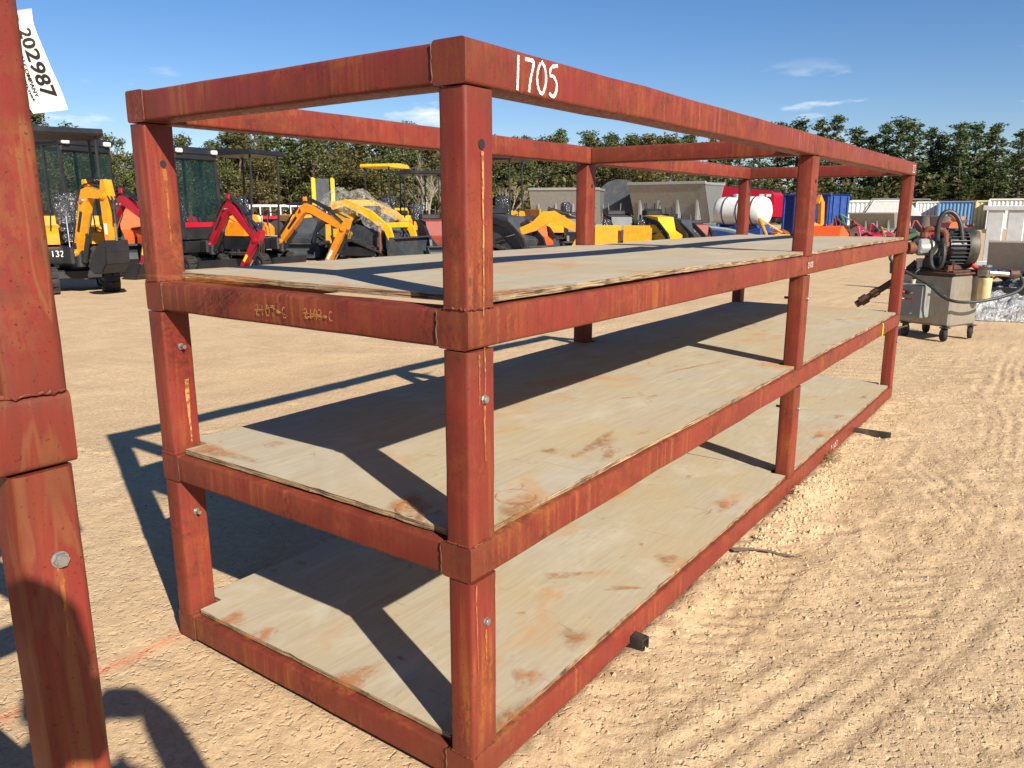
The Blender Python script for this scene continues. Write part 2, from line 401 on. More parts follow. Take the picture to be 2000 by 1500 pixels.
    def lathe(s, prof, c, axis, n=20, mi=0):
        """profile of (r, t) turned about axis through c"""
        d = Vector(axis).normalized(); t = Vector((0, 0, 1)) if abs(d.z) < .9 else Vector((1, 0, 0))
        u = d.cross(t).normalized(); v = d.cross(u); c = Vector(c); vs = []; fs = []
        for r, h in prof:
            for k in range(n):
                an = 2*math.pi*k/n; vs.append(c+d*h+(u*math.cos(an)+v*math.sin(an))*r)
        for i in range(len(prof)-1):
            for k in range(n):
                j = (k+1) % n; fs.append((i*n+k, i*n+j, (i+1)*n+j, (i+1)*n+k))
        return s.add(vs, fs, mi)
    def mesh(s, name, mats, smooth=35, recalc=True):
        me = bpy.data.meshes.new(name); me.from_pydata(s.v, [], s.f)
        for mt in (mats if isinstance(mats, (list, tuple)) else [mats]):
            me.materials.append(MATS[mt] if isinstance(mt, str) else mt)
        if any(s.mi): me.polygons.foreach_set('material_index', s.mi)
        if recalc:
            b = bmesh.new(); b.from_mesh(me); bmesh.ops.recalc_face_normals(b, faces=b.faces); b.to_mesh(me); b.free()
        if smooth:
            me.shade_smooth(); me.set_sharp_from_angle(angle=R_(smooth))
        me.update(); return me
    def build(s, name, mats, parent=None, smooth=35, recalc=True):
        o = bpy.data.objects.new(name, s.mesh(name, mats, smooth, recalc)); COL.objects.link(o)
        if parent: o.parent = parent
        return o
def tag(o, label=None, cat=None, group=None, kind=None):
    for k, v in (('label', label), ('category', cat), ('group', group), ('kind', kind)):
        if v: o[k] = v
    return o
def empty(name, loc=(0, 0, 0), rz=0.0, sc=1.0, label=None, cat=None, group=None):
    o = bpy.data.objects.new(name, None); COL.objects.link(o); o.empty_display_size = .2
    o.location = loc; o.rotation_euler = (0, 0, rz); o.scale = (sc, sc, sc)
    return tag(o, label, cat, group)
def child(o, me, name, loc=(0, 0, 0), rot=(0, 0, 0)):
    c = bpy.data.objects.new(name, me); COL.objects.link(c); c.parent = o; c.location = loc; c.rotation_euler = rot; return c
def copy_tree(o, parent=None):
    c = o.copy(); COL.objects.link(c); c.parent = parent
    for ch in list(o.children):
        copy_tree(ch, c)
    return c
STROKES = {
 '0': [[(.45, 1), (.75, .85), (.9, .5), (.75, .15), (.45, 0), (.15, .2), (.1, .55), (.25, .85), (.4, .98)]],
 '1': [[(.5, 1), (.5, 0)]], '7': [[(.05, .95), (.8, 1), (.75, .8), (.5, .4), (.42, 0)]],
 '5': [[(.9, 1), (.25, .95), (.18, .62), (.5, .66), (.85, .45), (.8, .15), (.5, 0), (.15, .08)]],
 '2': [[(.1, .8), (.4, 1), (.75, .85), (.6, .5), (.1, .05), (.85, 0)]],
 '3': [[(.1, .95), (.5, 1), (.75, .78), (.4, .55), (.8, .3), (.5, 0), (.1, .1)]],
 '4': [[(.2, 1), (.1, .5), (.8, .48)], [(.75, .95), (.7, 0)]],
 '-': [[(.1, .5), (.9, .42)]], 'C': [[(.85, .85), (.5, 1), (.15, .6), (.25, .15), (.6, 0), (.95, .12)]], ' ': []}
def strokes(text, org, u, v, size, width, adv=.85, seed=1, extra=()):
    """hand-drawn digits as slim raised ribbons; u,v unit directions on the face"""
    rn = random.Random(seed); b = MB(); org = Vector(org); u = Vector(u); v = Vector(v); n = u.cross(v).normalized()
    pl = []; x = 0
    for chh in text:
        for st in STROKES[chh]: pl.append([(x+p[0]*.7+rn.uniform(-.03, .03), p[1]+rn.uniform(-.03, .03)) for p in st])
        x += adv
    pl += list(extra)
    for st in pl:
        P = [Vector((a*size, c*size)) for a, c in st]
        for _ in range(2 if len(P) > 4 else 0):
            q = [P[0]]
            for a, c in zip(P[:-1], P[1:]): q += [a.lerp(c, .25), a.lerp(c, .75)]
            P = q+[P[-1]]
        vs = []; fs = []
        for i, p in enumerate(P):
            d = (P[min(i+1, len(P)-1)]-P[max(i-1, 0)]).normalized(); q = Vector((-d.y, d.x)); ww = width*rn.uniform(.75, 1.2)/2
            for sgn in (1, -1):
                e = p+q*sgn*ww; vs.append(org+u*e.x+v*e.y)
        b.add([tuple(t) for t in vs], [(2*i, 2*i+1, 2*i+3, 2*i+2) for i in range(len(P)-1)])
    return b
def text_mesh(body, size):
    cu = bpy.data.curves.new('t', 'FONT'); cu.body = body; cu.size = size; cu.resolution_u = 3; cu.offset = .022 if size == 1.0 else 0
    o = bpy.data.objects.new('t', cu); COL.objects.link(o)
    bpy.context.view_layer.update()
    me = bpy.data.meshes.new_from_object(o.evaluated_get(bpy.context.evaluated_depsgraph_get()))
    vs = [tuple(x.co) for x in me.vertices]; fs = [tuple(p.vertices) for p in me.polygons]
    bpy.data.objects.remove(o); bpy.data.meshes.remove(me); bpy.data.curves.remove(cu)
    return vs, fs

# ------------------------------------------------------------------ ground
def hsh(ix, iy, s):
    n = (ix.astype(np.int64)*374761393+iy.astype(np.int64)*668265263+s*982451653) & 0xffffffff
    n = ((n ^ (n >> 13))*1274126177) & 0xffffffff
    return ((n ^ (n >> 16)) & 0xffff)/65535.0
def vnoise(x, y, s=0):
    ix = np.floor(x); iy = np.floor(y); fx = x-ix; fy = y-iy
    fx = fx*fx*(3-2*fx); fy = fy*fy*(3-2*fy)
    a = hsh(ix, iy, s); b = hsh(ix+1, iy, s); c = hsh(ix, iy+1, s); d = hsh(ix+1, iy+1, s)
    return (a*(1-fx)+b*fx)*(1-fy)+(c*(1-fx)+d*fx)*fy-.5
def sstep(a, b, x):
    t = np.clip((x-a)/(b-a), 0, 1); return t*t*(3-2*t)
WR, LR = 1.30, 5.2635
def ground_height(X, Y):
    near = sstep(22, 8, np.hypot(X-2, Y+.5))
    h = .035*vnoise(X*.45, Y*.45, 1)*near + .018*vnoise(X*1.3+3, Y*1.3, 2)
    right = sstep(.3, -.5, Y)*sstep(-2, .2, X)        # churned side in front of the rack
    left = 1-right
    det = .007*vnoise(X*5, Y*5, 3)+.006*vnoise(X*11+.3*Y, Y*11, 4)
    cr1 = vnoise(X*19, Y*19, 5); cr2 = vnoise(X*37+5, Y*37, 6); tramp = sstep(-.25, .2, vnoise(X*1.1, Y*1.1, 14))
    crumb = .011*np.clip(cr1-.02, 0, 1)**1.2+.009*np.clip(cr2-.05, 0, 1)+.004*vnoise(X*52, Y*52, 15)
    h = h+(det*(.8*right+.5*left)+crumb*(right*(.45+.75*tramp)+.35*left))*near
    rid = 1-np.abs(vnoise(X*6+vnoise(X*2, Y*2, 8)*3, Y*6, 9))*5
    h = h+.007*np.clip(rid, 0, 1)*right*sstep(-.1, .2, vnoise(X*.9, Y*.9, 12))*near
    fr = random.Random(31)                                # scuffs and boot prints
    for _ in range(240):
        cx, cy = fr.uniform(.2, 6.5), fr.uniform(-3.2, -.08)
        if fr.random() < .25: cx, cy = fr.uniform(-.6, 3.5), fr.uniform(1.5, 4)
        a = fr.uniform(0, 3.14); la, lb, dp = fr.uniform(.04, .12), fr.uniform(.02, .045), fr.uniform(.003, .008)
        i0, i1 = np.searchsorted(X[:, 0], (cx-.4, cx+.4)) if X.ndim == 2 else (0, len(X)); j0, j1 = np.searchsorted(Y[0], (cy-.4, cy+.4)) if X.ndim == 2 else (0, 1)
        sl = (slice(i0, i1), slice(j0, j1)) if X.ndim == 2 else slice(None)
        dx, dy = X[sl]-cx, Y[sl]-cy; u = (dx*math.cos(a)+dy*math.sin(a))/la; v = (-dx*math.sin(a)+dy*math.cos(a))/lb; q = u*u+v*v
        h[sl] += -dp*np.exp(-q**2)+dp*.7*np.exp(-((q-1.7)/.5)**2)*(.5+.5*np.sign(v+.2))
    rip = np.sin((X*.93+Y*.36)*34+vnoise(X*2.1, Y*2.1, 7)*9)*sstep(-.1, .25, vnoise(X*.8, Y*.8, 21))
    h = h+.0028*rip*left*near
    def trk(h, p0, p1, wd, ng, dep, pitch, chev, seed, bend=0.0):
        p0 = np.array(p0[:2]); p1 = np.array(p1[:2]); d = p1-p0; ln = np.hypot(*d); d = d/ln
        al = (X-p0[0])*d[0]+(Y-p0[1])*d[1]; pe = -(X-p0[0])*d[1]+(Y-p0[1])*d[0]
        pe = pe-bend*(al/ln)*(1-al/ln)*4+.02*vnoise(al*1.5, al*0+seed, seed)
        mk = sstep(wd/2+.02, wd/2-.02, np.abs(pe))*sstep(-.25, .1, al)*sstep(ln+.25, ln-.1, al)
        fade = np.clip(.45+2.0*vnoise(X*1.9, Y*1.9, seed+40)+1.2*vnoise(X*7, Y*7, seed+60), 0, 1)
        if chev: g = np.sin((al+np.abs(pe)*chev)*2*np.pi/pitch)
        else: g = np.cos(pe/wd*ng*2*np.pi)
        berm = np.exp(-((np.abs(pe)-wd/2-.02)/.03)**2)*sstep(-.25, .1, al)*sstep(ln+.25, ln-.1, al)
        return h+mk*fade*dep*(.36 if chev else .30)*(np.clip(g*2.6, -1, 1)*.5-.45)+berm*dep*.2*fade
    h = trk(h, gpt(1600, 740), gpt(2080, 1150), .30, 4, .014, .1, 0, 31)
    h = trk(h, gpt(1965, 985), gpt(1400, 1500), .34, 4, .020, .1, 0, 32, .12)
    h = trk(h, gpt(1990, 700), gpt(1930, 1000), .30, 4, .016, .1, 0, 33)
    h = trk(h, gpt(1560, 1010), gpt(1100, 1480), .34, 0, .016, .085, .8, 34)
    h = trk(h, gpt(1790, 1010), gpt(1560, 1480), .40, 0, .017, .10, .9, 35)
    h = trk(h, gpt(1200, 1330), gpt(1190, 1600), .22, 0, .013, .05, .3, 36)
    h = trk(h, gpt(1980, 1240), gpt(1660, 1560), .36, 0, .018, .09, .7, 37)
    h = trk(h, gpt(1840, 690), gpt(1620, 900), .34, 0, .014, .11, .8, 38)
    h = trk(h, gpt(-200, 640), gpt(900, 560), .5, 3, .02, .2, 0, 41); h = trk(h, gpt(-200, 690), gpt(860, 600), .5, 3, .016, .2, 0, 42)
    h = trk(h, gpt(100, 760), gpt(860, 690), .4, 0, .014, .16, .5, 43); h = trk(h, gpt(900, 530), gpt(1900, 700), .5, 3, .02, .2, 0, 44)
    h = trk(h, gpt(1100, 490), gpt(2100, 500), .9, 3, .04, .2, 0, 45); h = trk(h, gpt(1500, 530), gpt(2100, 575), .9, 2, .04, .2, 0, 46)
    h = trk(h, gpt(180, 560), gpt(320, 900), .35, 0, .012, .12, .6, 47)
    # sand pushed up along the rack
    e = np.exp(-((Y+.03)/.09)**2)*sstep(.1, .5, X)*sstep(LR, LR-.4, X)
    h = h+e*(.010+.03*np.clip(vnoise(X*2.2, Y*2.2, 51)+.05, 0, 1)+.02*vnoise(X*14, Y*14, 52))
    h = h+.03*np.exp(-(((X-2.75)/.35)**2+((Y+.05)/.13)**2))*(1+.8*vnoise(X*18, Y*18, 53))
    under = sstep(-.02, .06, X)*sstep(LR+.02, LR-.06, X)*sstep(-.01, .05, Y)*sstep(WR+.02, WR-.06, Y)
    return h*(1-.6*under)-.012-.012*under
def axis_coords(a, b, step, far):
    c = list(np.arange(a, b, step)); s = step; x = c[-1]
    while x < far: s = min(s*1.09, 40); x += s; c.append(x)
    s = step; x = a; lo = []
    while x > -far: s = min(s*1.09, 40); x -= s; lo.append(x)
    return np.array(lo[::-1]+c)
xs = axis_coords(-1.0, 7.5, .0165, 700); ys = axis_coords(-3.4, 4.2, .0165, 700)
GX, GY = np.meshgrid(xs, ys, indexing='ij')
GH = ground_height(GX, GY)
nx, ny = len(xs), len(ys)
gm = bpy.data.meshes.new('ground')
co = np.stack([GX.ravel(), GY.ravel(), GH.ravel()], 1).astype(np.float32)
ii = np.arange((nx-1)*(ny-1)); a_ = (ii//(ny-1))*ny+ii % (ny-1)
qd = np.stack([a_, a_+ny, a_+ny+1, a_+1], 1).astype(np.int32)
gm.vertices.add(len(co)); gm.vertices.foreach_set('co', co.ravel())
gm.loops.add(qd.size); gm.loops.foreach_set('vertex_index', qd.ravel())
gm.polygons.add(len(qd)); gm.polygons.foreach_set('loop_start', np.arange(0, qd.size, 4, dtype=np.int32))
gm.update(calc_edges=True); gm.materials.append(MATS['sand']); gm.shade_smooth()
go = bpy.data.objects.new('ground', gm); COL.objects.link(go); tag(go, kind='structure')
def gz(x, y): return float(ground_height(np.array([x]), np.array([y]))[0])
# ------------------------------------------------------------------ stacked steel racks
ZT = [0.0903, 0.6581, 1.2156, 1.7751]; BH = 0.0903; BW = 0.09
def rr_profile(a, b, r, n=3):
    """rounded rectangle a x b centred on 0"""
    p = []
    for cx, cy, s in ((a/2-r, b/2-r, 0), (-a/2+r, b/2-r, 90), (-a/2+r, -b/2+r, 180), (a/2-r, -b/2+r, 270)):
        for i in range(n+1):
            t = R_(s+90*i/n); p.append((cx+r*math.cos(t), cy+r*math.sin(t)))
    return p
def rr_tube(p0, p1, a, b, r=.009, ax='x', seg=1, wob=0.0, rn=None):
    """square steel tube from p0 to p1 along ax; a,b = section sizes on the two other axes"""
    prof = rr_profile(a, b, r); mb = MB(); vs = []; n = len(prof); fs = []
    for i in range(seg+1):
        t = i/seg; c = Vector(p0).lerp(Vector(p1), t)
        o1 = rn.uniform(-wob, wob) if rn and 0 < i < seg else 0; o2 = rn.uniform(-wob, wob) if rn and 0 < i < seg else 0
        for u, v in prof:
            u += o1; v += o2
            vs.append({'x': (c.x, c.y+u, c.z+v), 'y': (c.x+u, c.y, c.z+v), 'z': (c.x+u, c.y+v, c.z)}[ax])
    for i in range(seg):
        for k in range(n):
            j = (k+1) % n; fs.append((i*n+k, i*n+j, (i+1)*n+j, (i+1)*n+k))
    fs += [tuple(range(n)), tuple(range((seg+1)*n-1, seg*n-1, -1))]
    mb.sec = [(v/b+.5 if ax != 'z' else .42) for _ in range(seg+1) for u, v in prof]
    return mb.add(vs, fs)
def steel(mb, name, mat, root):
    o = mb.build(name, mat, root); at = o.data.attributes.new('sec', 'FLOAT', 'POINT'); at.data.foreach_set('value', mb.sec); return o
def hexbolt(p, d, r=.0092, hgt=.009):
    b = MB(); p = Vector(p); d = Vector(d)
    b.cyl(p, p+d*.0025, r*1.15, 16); b.cyl(p+d*.0025, p+d*hgt, r, 6); b.cyl(p+d*hgt, p+d*(hgt+.0015), r*.8, 12, r*.7)
    return b
def make_rack(loc, label, pw=.098, pwy=.076, seed=3, far=False, ZT=ZT):
    rn = random.Random(seed)
    root = empty('storage_rack', loc, 0, 1, label, 'rack')
    offs = [(0, 0), (rn.uniform(-.004, .004), rn.uniform(-.003, .003)), (rn.uniform(-.004, .004), rn.uniform(-.003, .003)), (-.006, -.004)]
    mats = [RED, RED2, RED3]
    for lv, zt in enumerate(ZT):
        zc = zt-BH/2; ox, oy = offs[lv]
        for k, y in enumerate((BW/2, WR-BW/2)):
            m_ = (RED2 if lv in (1, 2, 3) else RED) if k == 0 else RED3
            if far: m_ = RED4
            steel(rr_tube((ox, y+oy, zc), (LR+ox, y+oy, zc), BW, BH, .009, 'x', 26, .0018, rn), 'long_beam', m_, root)
        for k, x in enumerate((BW/2, LR-BW/2)):
            steel(rr_tube((x+ox+.001, BW+.0025+oy, zc-.001), (x+ox+.001, WR-BW-.0025+oy, zc-.001), BW-.003, BH-.004, .009, 'y', 8, .001, rn), 'end_beam', [RED3, RED, RED2, RED][lv], root)
        steel(rr_tube((LR/2+ox, BW+.0025+oy, zc-.002), (LR/2+ox, WR-BW-.0025+oy, zc-.002), BW-.003, BH-.006, .009, 'y', 6, .001, rn), 'cross_beam', RED3, root)
        # weld beads at the corner seams
        for x in (0, LR):
            for y, sgn in ((BW, 1), (WR-BW, -1)):
                b = MB(); q = [(x+ox+(-.0005 if x == 0 else .0005)*1+rn.uniform(-.0012, .0012), y+oy+sgn*.001+rn.uniform(-.002, .002), zt-BH+.006+i*(BH-.012)/9) for i in range(10)]
                b.tube(q, [.0017+rn.uniform(-.0006, .0007) for _ in q], 6).build('weld_bead', 'brown_steel', root)
        if lv < 3:
            z0, z1 = zt+.0005, ZT[lv+1]-BH-.0035
            for ix, x in enumerate((0, LR/2-pw/2, LR-pw)):
                for iy, y in enumerate((0, WR-pwy)):
                    ln = rn.uniform(-.003, .003)
                    cx = x+pw/2; cy = y+pwy/2
                    mt = mats[(lv+ix+iy) % 3] if not (ix == 0 and iy == 0) else [RED, RED, RED2][lv]
                    if far and ix == 2 and iy == 0: mt = RED4
                    steel(rr_tube((cx+ox, cy+oy, z0), (cx+ox+ln, cy+oy+rn.uniform(-.002, .002), z1), pw, pwy, .010, 'z', 8, .0005, rn), 'post', mt, root)
                    for fx in (0, 1):      # lumpy fillet welds at the foot of the post
                        bd = []
                        for i in range(15):
                            t = .08+.84*i/14; zz = z0+.001+rn.uniform(-.0012, .0022); jt = rn.uniform(-.0012, .0012)
                            bd.append((x+pw*t+ox, y+oy-.0005+jt, zz) if fx == 0 else (x+ox-.0005+jt, y+pwy*t+oy, zz))
                        MB().tube(bd, [.0024+rn.uniform(-.0011, .0014) for _ in bd], 6).build('weld_bead', RED3, root)
                    zb = ZT[lv+1]-BH-.117
                    bx = x+pw*.52
                    if lv < 2:
                        if iy == 0:
                            bo = hexbolt((bx, y-.001, zb), (0, -1, 0)).build('bolt', 'zinc', root)
                        else:
                            b = MB(); b.cyl((bx, y+.01, zb), (bx, y-.026, zb), .0065, 10); b.cyl((bx, y-.001, zb), (bx, y-.006, zb), .011, 12)
                            b.build('bolt', 'zinc', root)
                        if iy == 0 and ix < 2:
                            b = MB(); b.cyl((bx, y+pwy-.004, zb), (bx, y+pwy+.03, zb), .0065, 8); b.build('bolt_end', 'dark_tube', root)
                    elif not far:
                        b = MB(); b.lathe([(.016, -.0012), (.0125, -.0022), (.0105, -.0012)], (bx, y, zb), (0, -1, 0), 18)
                        b.build('hole_rim', 'rust_steel', root)
                        b = MB(); b.cyl((bx, y-.0008, zb), (bx, y-.0016, zb), .0108, 16); b.build('bolt_hole', 'ink', root)
    return root
rack = make_rack((0, 0, 0), 'four-tier red oxide steel rack with plywood decks and chalk number 1705', seed=3)
rack2 = make_rack((-.885-LR, -.089, 0), 'red steel rack at the left edge, its post close to the camera', pw=.071, pwy=.074, seed=11, far=True, ZT=[.0903, .47, 1.2156, 1.7751])

# chalk and crayon numbers, drips
b = strokes('1705', (.152, -.0062, ZT[3]-.083), (1, 0, 0), (0, 0, 1), .070, .0082, .68, 2)
b.build('chalk_number', 'chalk', rack, 0)
b = strokes('2107-C', (-.0042, .748, 1.152), (0, -1, 0), (0, 0, 1), .030, .0026, .75, 4, extra=[[(0, .45), (1.2, .5), (2.4, .9), (3.2, .6), (4.6, .2)]])
b.build('crayon_number', 'yellow_crayon', rack, 0)
b = strokes('2103-C', (-.0042, .545, 1.158), (0, -1, 0), (0, 0, 1), .026, .0026, .72, 5, extra=[[(0, .55), (2.2, .5), (3.4, .3)], [(.2, .1), (1.6, .3), (3, .35)]])
b.build('crayon_number', 'yellow_crayon', rack, 0)
b = strokes('23', (LR-.16, -.0062, ZT[3]-.075), (1, 0, 0), (0, 0, 1), .055, .008, 1.0, 6); b.build('chalk_number', 'chalk', rack, 0)
b = strokes('2103', (2.60, -.0052, ZT[2]-.055), (1, 0, 0), (0, 0, 1), .026, .004, .9, 7); b.build('chalk_number', 'chalk', rack, 0)
b = strokes('2107', (3.9, -.0052, ZT[1]-.07), (1, 0, 0), (0, 0, 1), .03, .003, .95, 8); b.build('crayon_number', 'yellow_crayon', rack, 0)
b = strokes('2107', (3.4, -.0052, ZT[0]-.06), (1, 0, 0), (0, 0, 1), .034, .0045, 1.3, 9); b.build('crayon_number', 'paper', rack, 0)
b = MB(); b.tube([(4.6, -.003, ZT[1]+.004), (4.602, -.006, ZT[1]-.01), (4.604, -.006, ZT[1]-.085)], .004, 6); b.build('yellow_strap', 'yellow_decal', rack)
def drip(root, x, y, z0, z1, w0, axis='x', seed=1, mat='stain_orange'):
    rn = random.Random(seed); n = 14; vs = []; off = 0
    for i in range(n+1):
        t = i/n; z = z0+(z1-z0)*t; off += rn.uniform(-.0012, .0012); ww = w0*(1-.75*t)*rn.uniform(.6, 1.2)/2
        for sgn in (-1, 1):
            vs.append((x+off+sgn*ww, y, z) if axis == 'x' else (x, y+off+sgn*ww, z))
    b = MB(); b.add(vs, [(2*i, 2*i+1, 2*i+3, 2*i+2) for i in range(n)]); return b.build('rust_streak', mat, root, 0)
drip(rack, .051, -.0035, 1.553, 1.2, .009, seed=1, mat='yellow_crayon'); drip(rack, .050, -.0052, 1.13, 1.02, .004, seed=2, mat='yellow_crayon')
drip(rack, .051, -.0042, .993, .86, .010, seed=3); drip(rack, .051, -.0035, .43, .33, .010, seed=4)
drip(rack, .051, WR-.076-.0032, 1.553, 1.33, .013, seed=5); drip(rack, .06, WR-.076-.0032, .90, .69, .016, seed=6, mat='yellow_crayon')
for i, (x, z0, z1) in enumerate(((.03, 1.115, 1.0), (.088, .55, .42), (.012, .56, .30))):
    drip(rack, x, -.0045, z0, z1, .006, seed=20+i, mat='stain_orange')
drip(rack2, LR-.034, -.0036, 1.012, .9, .008, seed=9)

# plywood sheets lying on the frames
def sheet(x0, x1, zt, label, seed, lift=(0, 0, 0, 0), y0=.016, y1=1.285, th=.0155, pw=.098, pwy=.076, jit=.003, ply=True):
    """notched round the posts; lift = extra height at corners (x0y0, x1y0, x0y1, x1y1)"""
    rn = random.Random(seed); near = x0 < LR/2
    g = .008
    nx0 = (pw+g) if near else (LR/2+pw/2+g); nx1 = (LR/2-pw/2-g) if near else (LR-pw-g)
    yn0, yn1 = pwy+g+.012, WR-pwy-g-.012
    poly = [(nx0, y0), (nx1, y0), (nx1, yn0), (x1, yn0), (x1, yn1), (nx1, yn1), (nx1, y1), (nx0, y1), (nx0, yn1), (x0, yn1), (x0, yn0), (nx0, yn0)]
    out = []
    for i, (a, c) in enumerate(poly):
        e, f = poly[(i+1) % len(poly)]; d = math.hypot(e-a, f-c); n = max(1, int(d/.035))
        for k in range(n):
            t = k/n; j = jit if 0 < k else 0
            # frayed edge: mostly straight with the odd broken chip
            cut = rn.uniform(-j, j)*.25 + (rn.uniform(.0, .006) if rn.random() < .06 and j else 0)
            nxn, nyn = -(f-c)/d, (e-a)/d
            out.append((a+(e-a)*t+nxn*cut, c+(f-c)*t+nyn*cut))
    bm = bmesh.new(); vs = [bm.verts.new((x, y, 0)) for x, y in out]
    bm.faces.new(vs)
    # split lengthwise so the sheet can bow
    for k in range(1, 24):
        xx = x0+(x1-x0)*k/24; geom = bm.verts[:]+bm.edges[:]+bm.faces[:]
        bmesh.ops.bisect_plane(bm, geom=geom, plane_co=(xx, 0, 0), plane_no=(1, 0, 0))
    for k in range(1, 6):
        yy = y0+(y1-y0)*k/6; geom = bm.verts[:]+bm.edges[:]+bm.faces[:]
        bmesh.ops.bisect_plane(bm, geom=geom, plane_co=(0, yy, 0), plane_no=(0, 1, 0))
    top = bm.faces[:]
    ex = bmesh.ops.extrude_face_region(bm, geom=top)
    up = [v for v in ex['geom'] if isinstance(v, bmesh.types.BMVert)]
    upset = set(up); ph = rn.uniform(0, 6)
    for v in bm.verts:
        u = (v.co.x-x0)/(x1-x0); w_ = (v.co.y-y0)/(y1-y0)
        z = lift[0]*(1-u)*(1-w_)+lift[1]*u*(1-w_)+lift[2]*(1-u)*w_+lift[3]*u*w_
        z += .0022*math.sin(u*9+ph)+.0016*math.sin(w_*7+ph*2)+.0025
        v.co.z = zt+z+(th if v in upset else 0)
    bmesh.ops.recalc_face_normals(bm, faces=bm.faces)
    for f in bm.faces: f.material_index = 0 if abs(f.normal.z) > .6 else 1
    me = bpy.data.meshes.new('plywood_sheet'); bm.to_mesh(me); bm.free()
    me.materials.append(MATS['weathered_plywood']); me.materials.append(MATS['plywood_edge'])
    o = bpy.data.objects.new('plywood_sheet', me); COL.objects.link(o)
    # the object keeps its own offset so every sheet shows other grain and stains
    off = Vector((rn.uniform(-6, 6), rn.uniform(-6, 6), 0))
    me.transform(Matrix.Translation(off)); o.location = -off
    tag(o, label, 'plywood')
    return o
MX = LR/2
nm = ['bottom', 'second', 'third']
lifts = [((.001, .002, .001, .0), (0, .001, 0, 0)), ((.002, 0, .003, 0), (0, .001, 0, 0)), ((.007, .002, .011, .003), (.0, .003, 0, .002))]
sheets = []
for lv in range(3):
    sheets.append(sheet(.024+(.045 if lv == 2 else 0), MX-.006, ZT[lv], 'weathered plywood sheet on the %s tier of the rack, near bay' % nm[lv], 50+lv, lifts[lv][0]))
    sheets.append(sheet(MX+.008, LR-.03, ZT[lv], 'weathered plywood sheet on the %s tier of the rack, far bay' % nm[lv], 60+lv, lifts[lv][1]))
def on(sh, o):
    o.parent = sh; o.location = -Vector(sh.location)
def ring(c, r, z, w_=.006, seed=1, mat='stain_orange', frac=1.0):
    rn = random.Random(seed); b = MB(); n = 48; vs = []
    for i in range(n+1):
        a = 2*math.pi*frac*i/n+.7; ww = w_*rn.uniform(.3, 1.1)
        for s in (-.5, .5): vs.append((c[0]+(r+s*ww)*math.cos(a), c[1]+(r+s*ww)*math.sin(a), z))
    b.add(vs, [(2*i, 2*i+1, 2*i+3, 2*i+2) for i in range(n)]); return b.build('ring_stain', mat, None, 0)
ztop = ZT[1]+.0155+.0085
for px, py, r, mt, fr, w_ in ((1010, 968, .055, 'stain_orange', 1, .004), (990, 948, .048, 'stain_orange', .8, .003), (820, 990, .06, 'stain_orange', .75, .010), (1195, 878, .03, 'stain_orange', 1, .003)):
    p = gpt(px, py, ztop); on(sheets[2], ring((p.x, p.y), r, ztop, w_, int(px), mt, fr))

def stain(sh, px, py, zt_, rx, ry, rot, seed, smear=False):
    rn = random.Random(seed); p = gpt(px, py, zt_); n = 22; vs = [(p.x, p.y, zt_)]; fd = [1.0]; fs = []
    for ring_, (fr, fv) in enumerate(((.45, .85), (.75, .4), (1.0, 0.0))):
        for i in range(n):
            a = 2*math.pi*i/n; q = fr*(1+.28*math.sin(a*3+seed)+rn.uniform(-.15, .15)); x, y = rx*q*math.cos(a), ry*q*math.sin(a)
            vs.append((p.x+x*math.cos(rot)-y*math.sin(rot), p.y+x*math.sin(rot)+y*math.cos(rot), zt_)); fd.append(fv)
    fs += [(0, 1+i, 1+(i+1) % n) for i in range(n)]
    for k in range(2): fs += [(1+k*n+i, 1+(k+1)*n+i, 1+(k+1)*n+(i+1) % n, 1+k*n+(i+1) % n) for i in range(n)]
    b = MB(); b.add(vs, fs); o = b.build('rust_stain', 'soft_stain', None, 0); at = o.data.attributes.new('fade', 'FLOAT', 'POINT'); at.data.foreach_set('value', fd); on(sh, o)
z1_, z2_, z3_ = ZT[0]+.0245, ZT[1]+.0245, ZT[2]+.0245
for i, (sh, px, py, z, rx, ry, ro) in enumerate(((2, 1170, 865, z2_, .16, .035, .1), (2, 1190, 885, z2_, .10, .02, .4), (2, 1075, 880, z2_, .03, .03, 0), (2, 1355, 716, z2_, .30, .012, -.25), (2, 800, 985, z2_, .10, .05, .9), (2, 1020, 1000, z2_, .16, .07, .2), (2, 420, 880, z2_, .05, .18, 0), (2, 830, 730, z2_, .08, .03, 0),
    (0, 1105, 1122, z1_, .10, .03, -.8), (0, 1220, 1148, z1_, .08, .018, -.9), (0, 1305, 1092, z1_, .06, .05, 0), (0, 1125, 1245, z1_, .07, .05, .3), (0, 1030, 1325, z1_, .06, .05, .5), (0, 455, 1208, z1_, .05, .05, 0), (0, 510, 1240, z1_, .05, .05, 0), (0, 690, 1325, z1_, .09, .06, 0), (0, 1000, 1405, z1_, .14, .04, .1), (0, 1420, 985, z1_, .10, .05, 0),
    (1, 1640, 812, z1_, .07, .03, 0), (1, 1600, 850, z1_, .09, .03, 0), (1, 1690, 775, z1_, .06, .03, 0), (4, 990, 570, z3_, .25, .05, 0), (4, 420, 545, z3_+.01, .12, .25, 0), (4, 700, 560, z3_+.008, .2, .05, 1.4))):
    stain(sheets[sh], px, py, z, rx, ry, ro, 100+i)

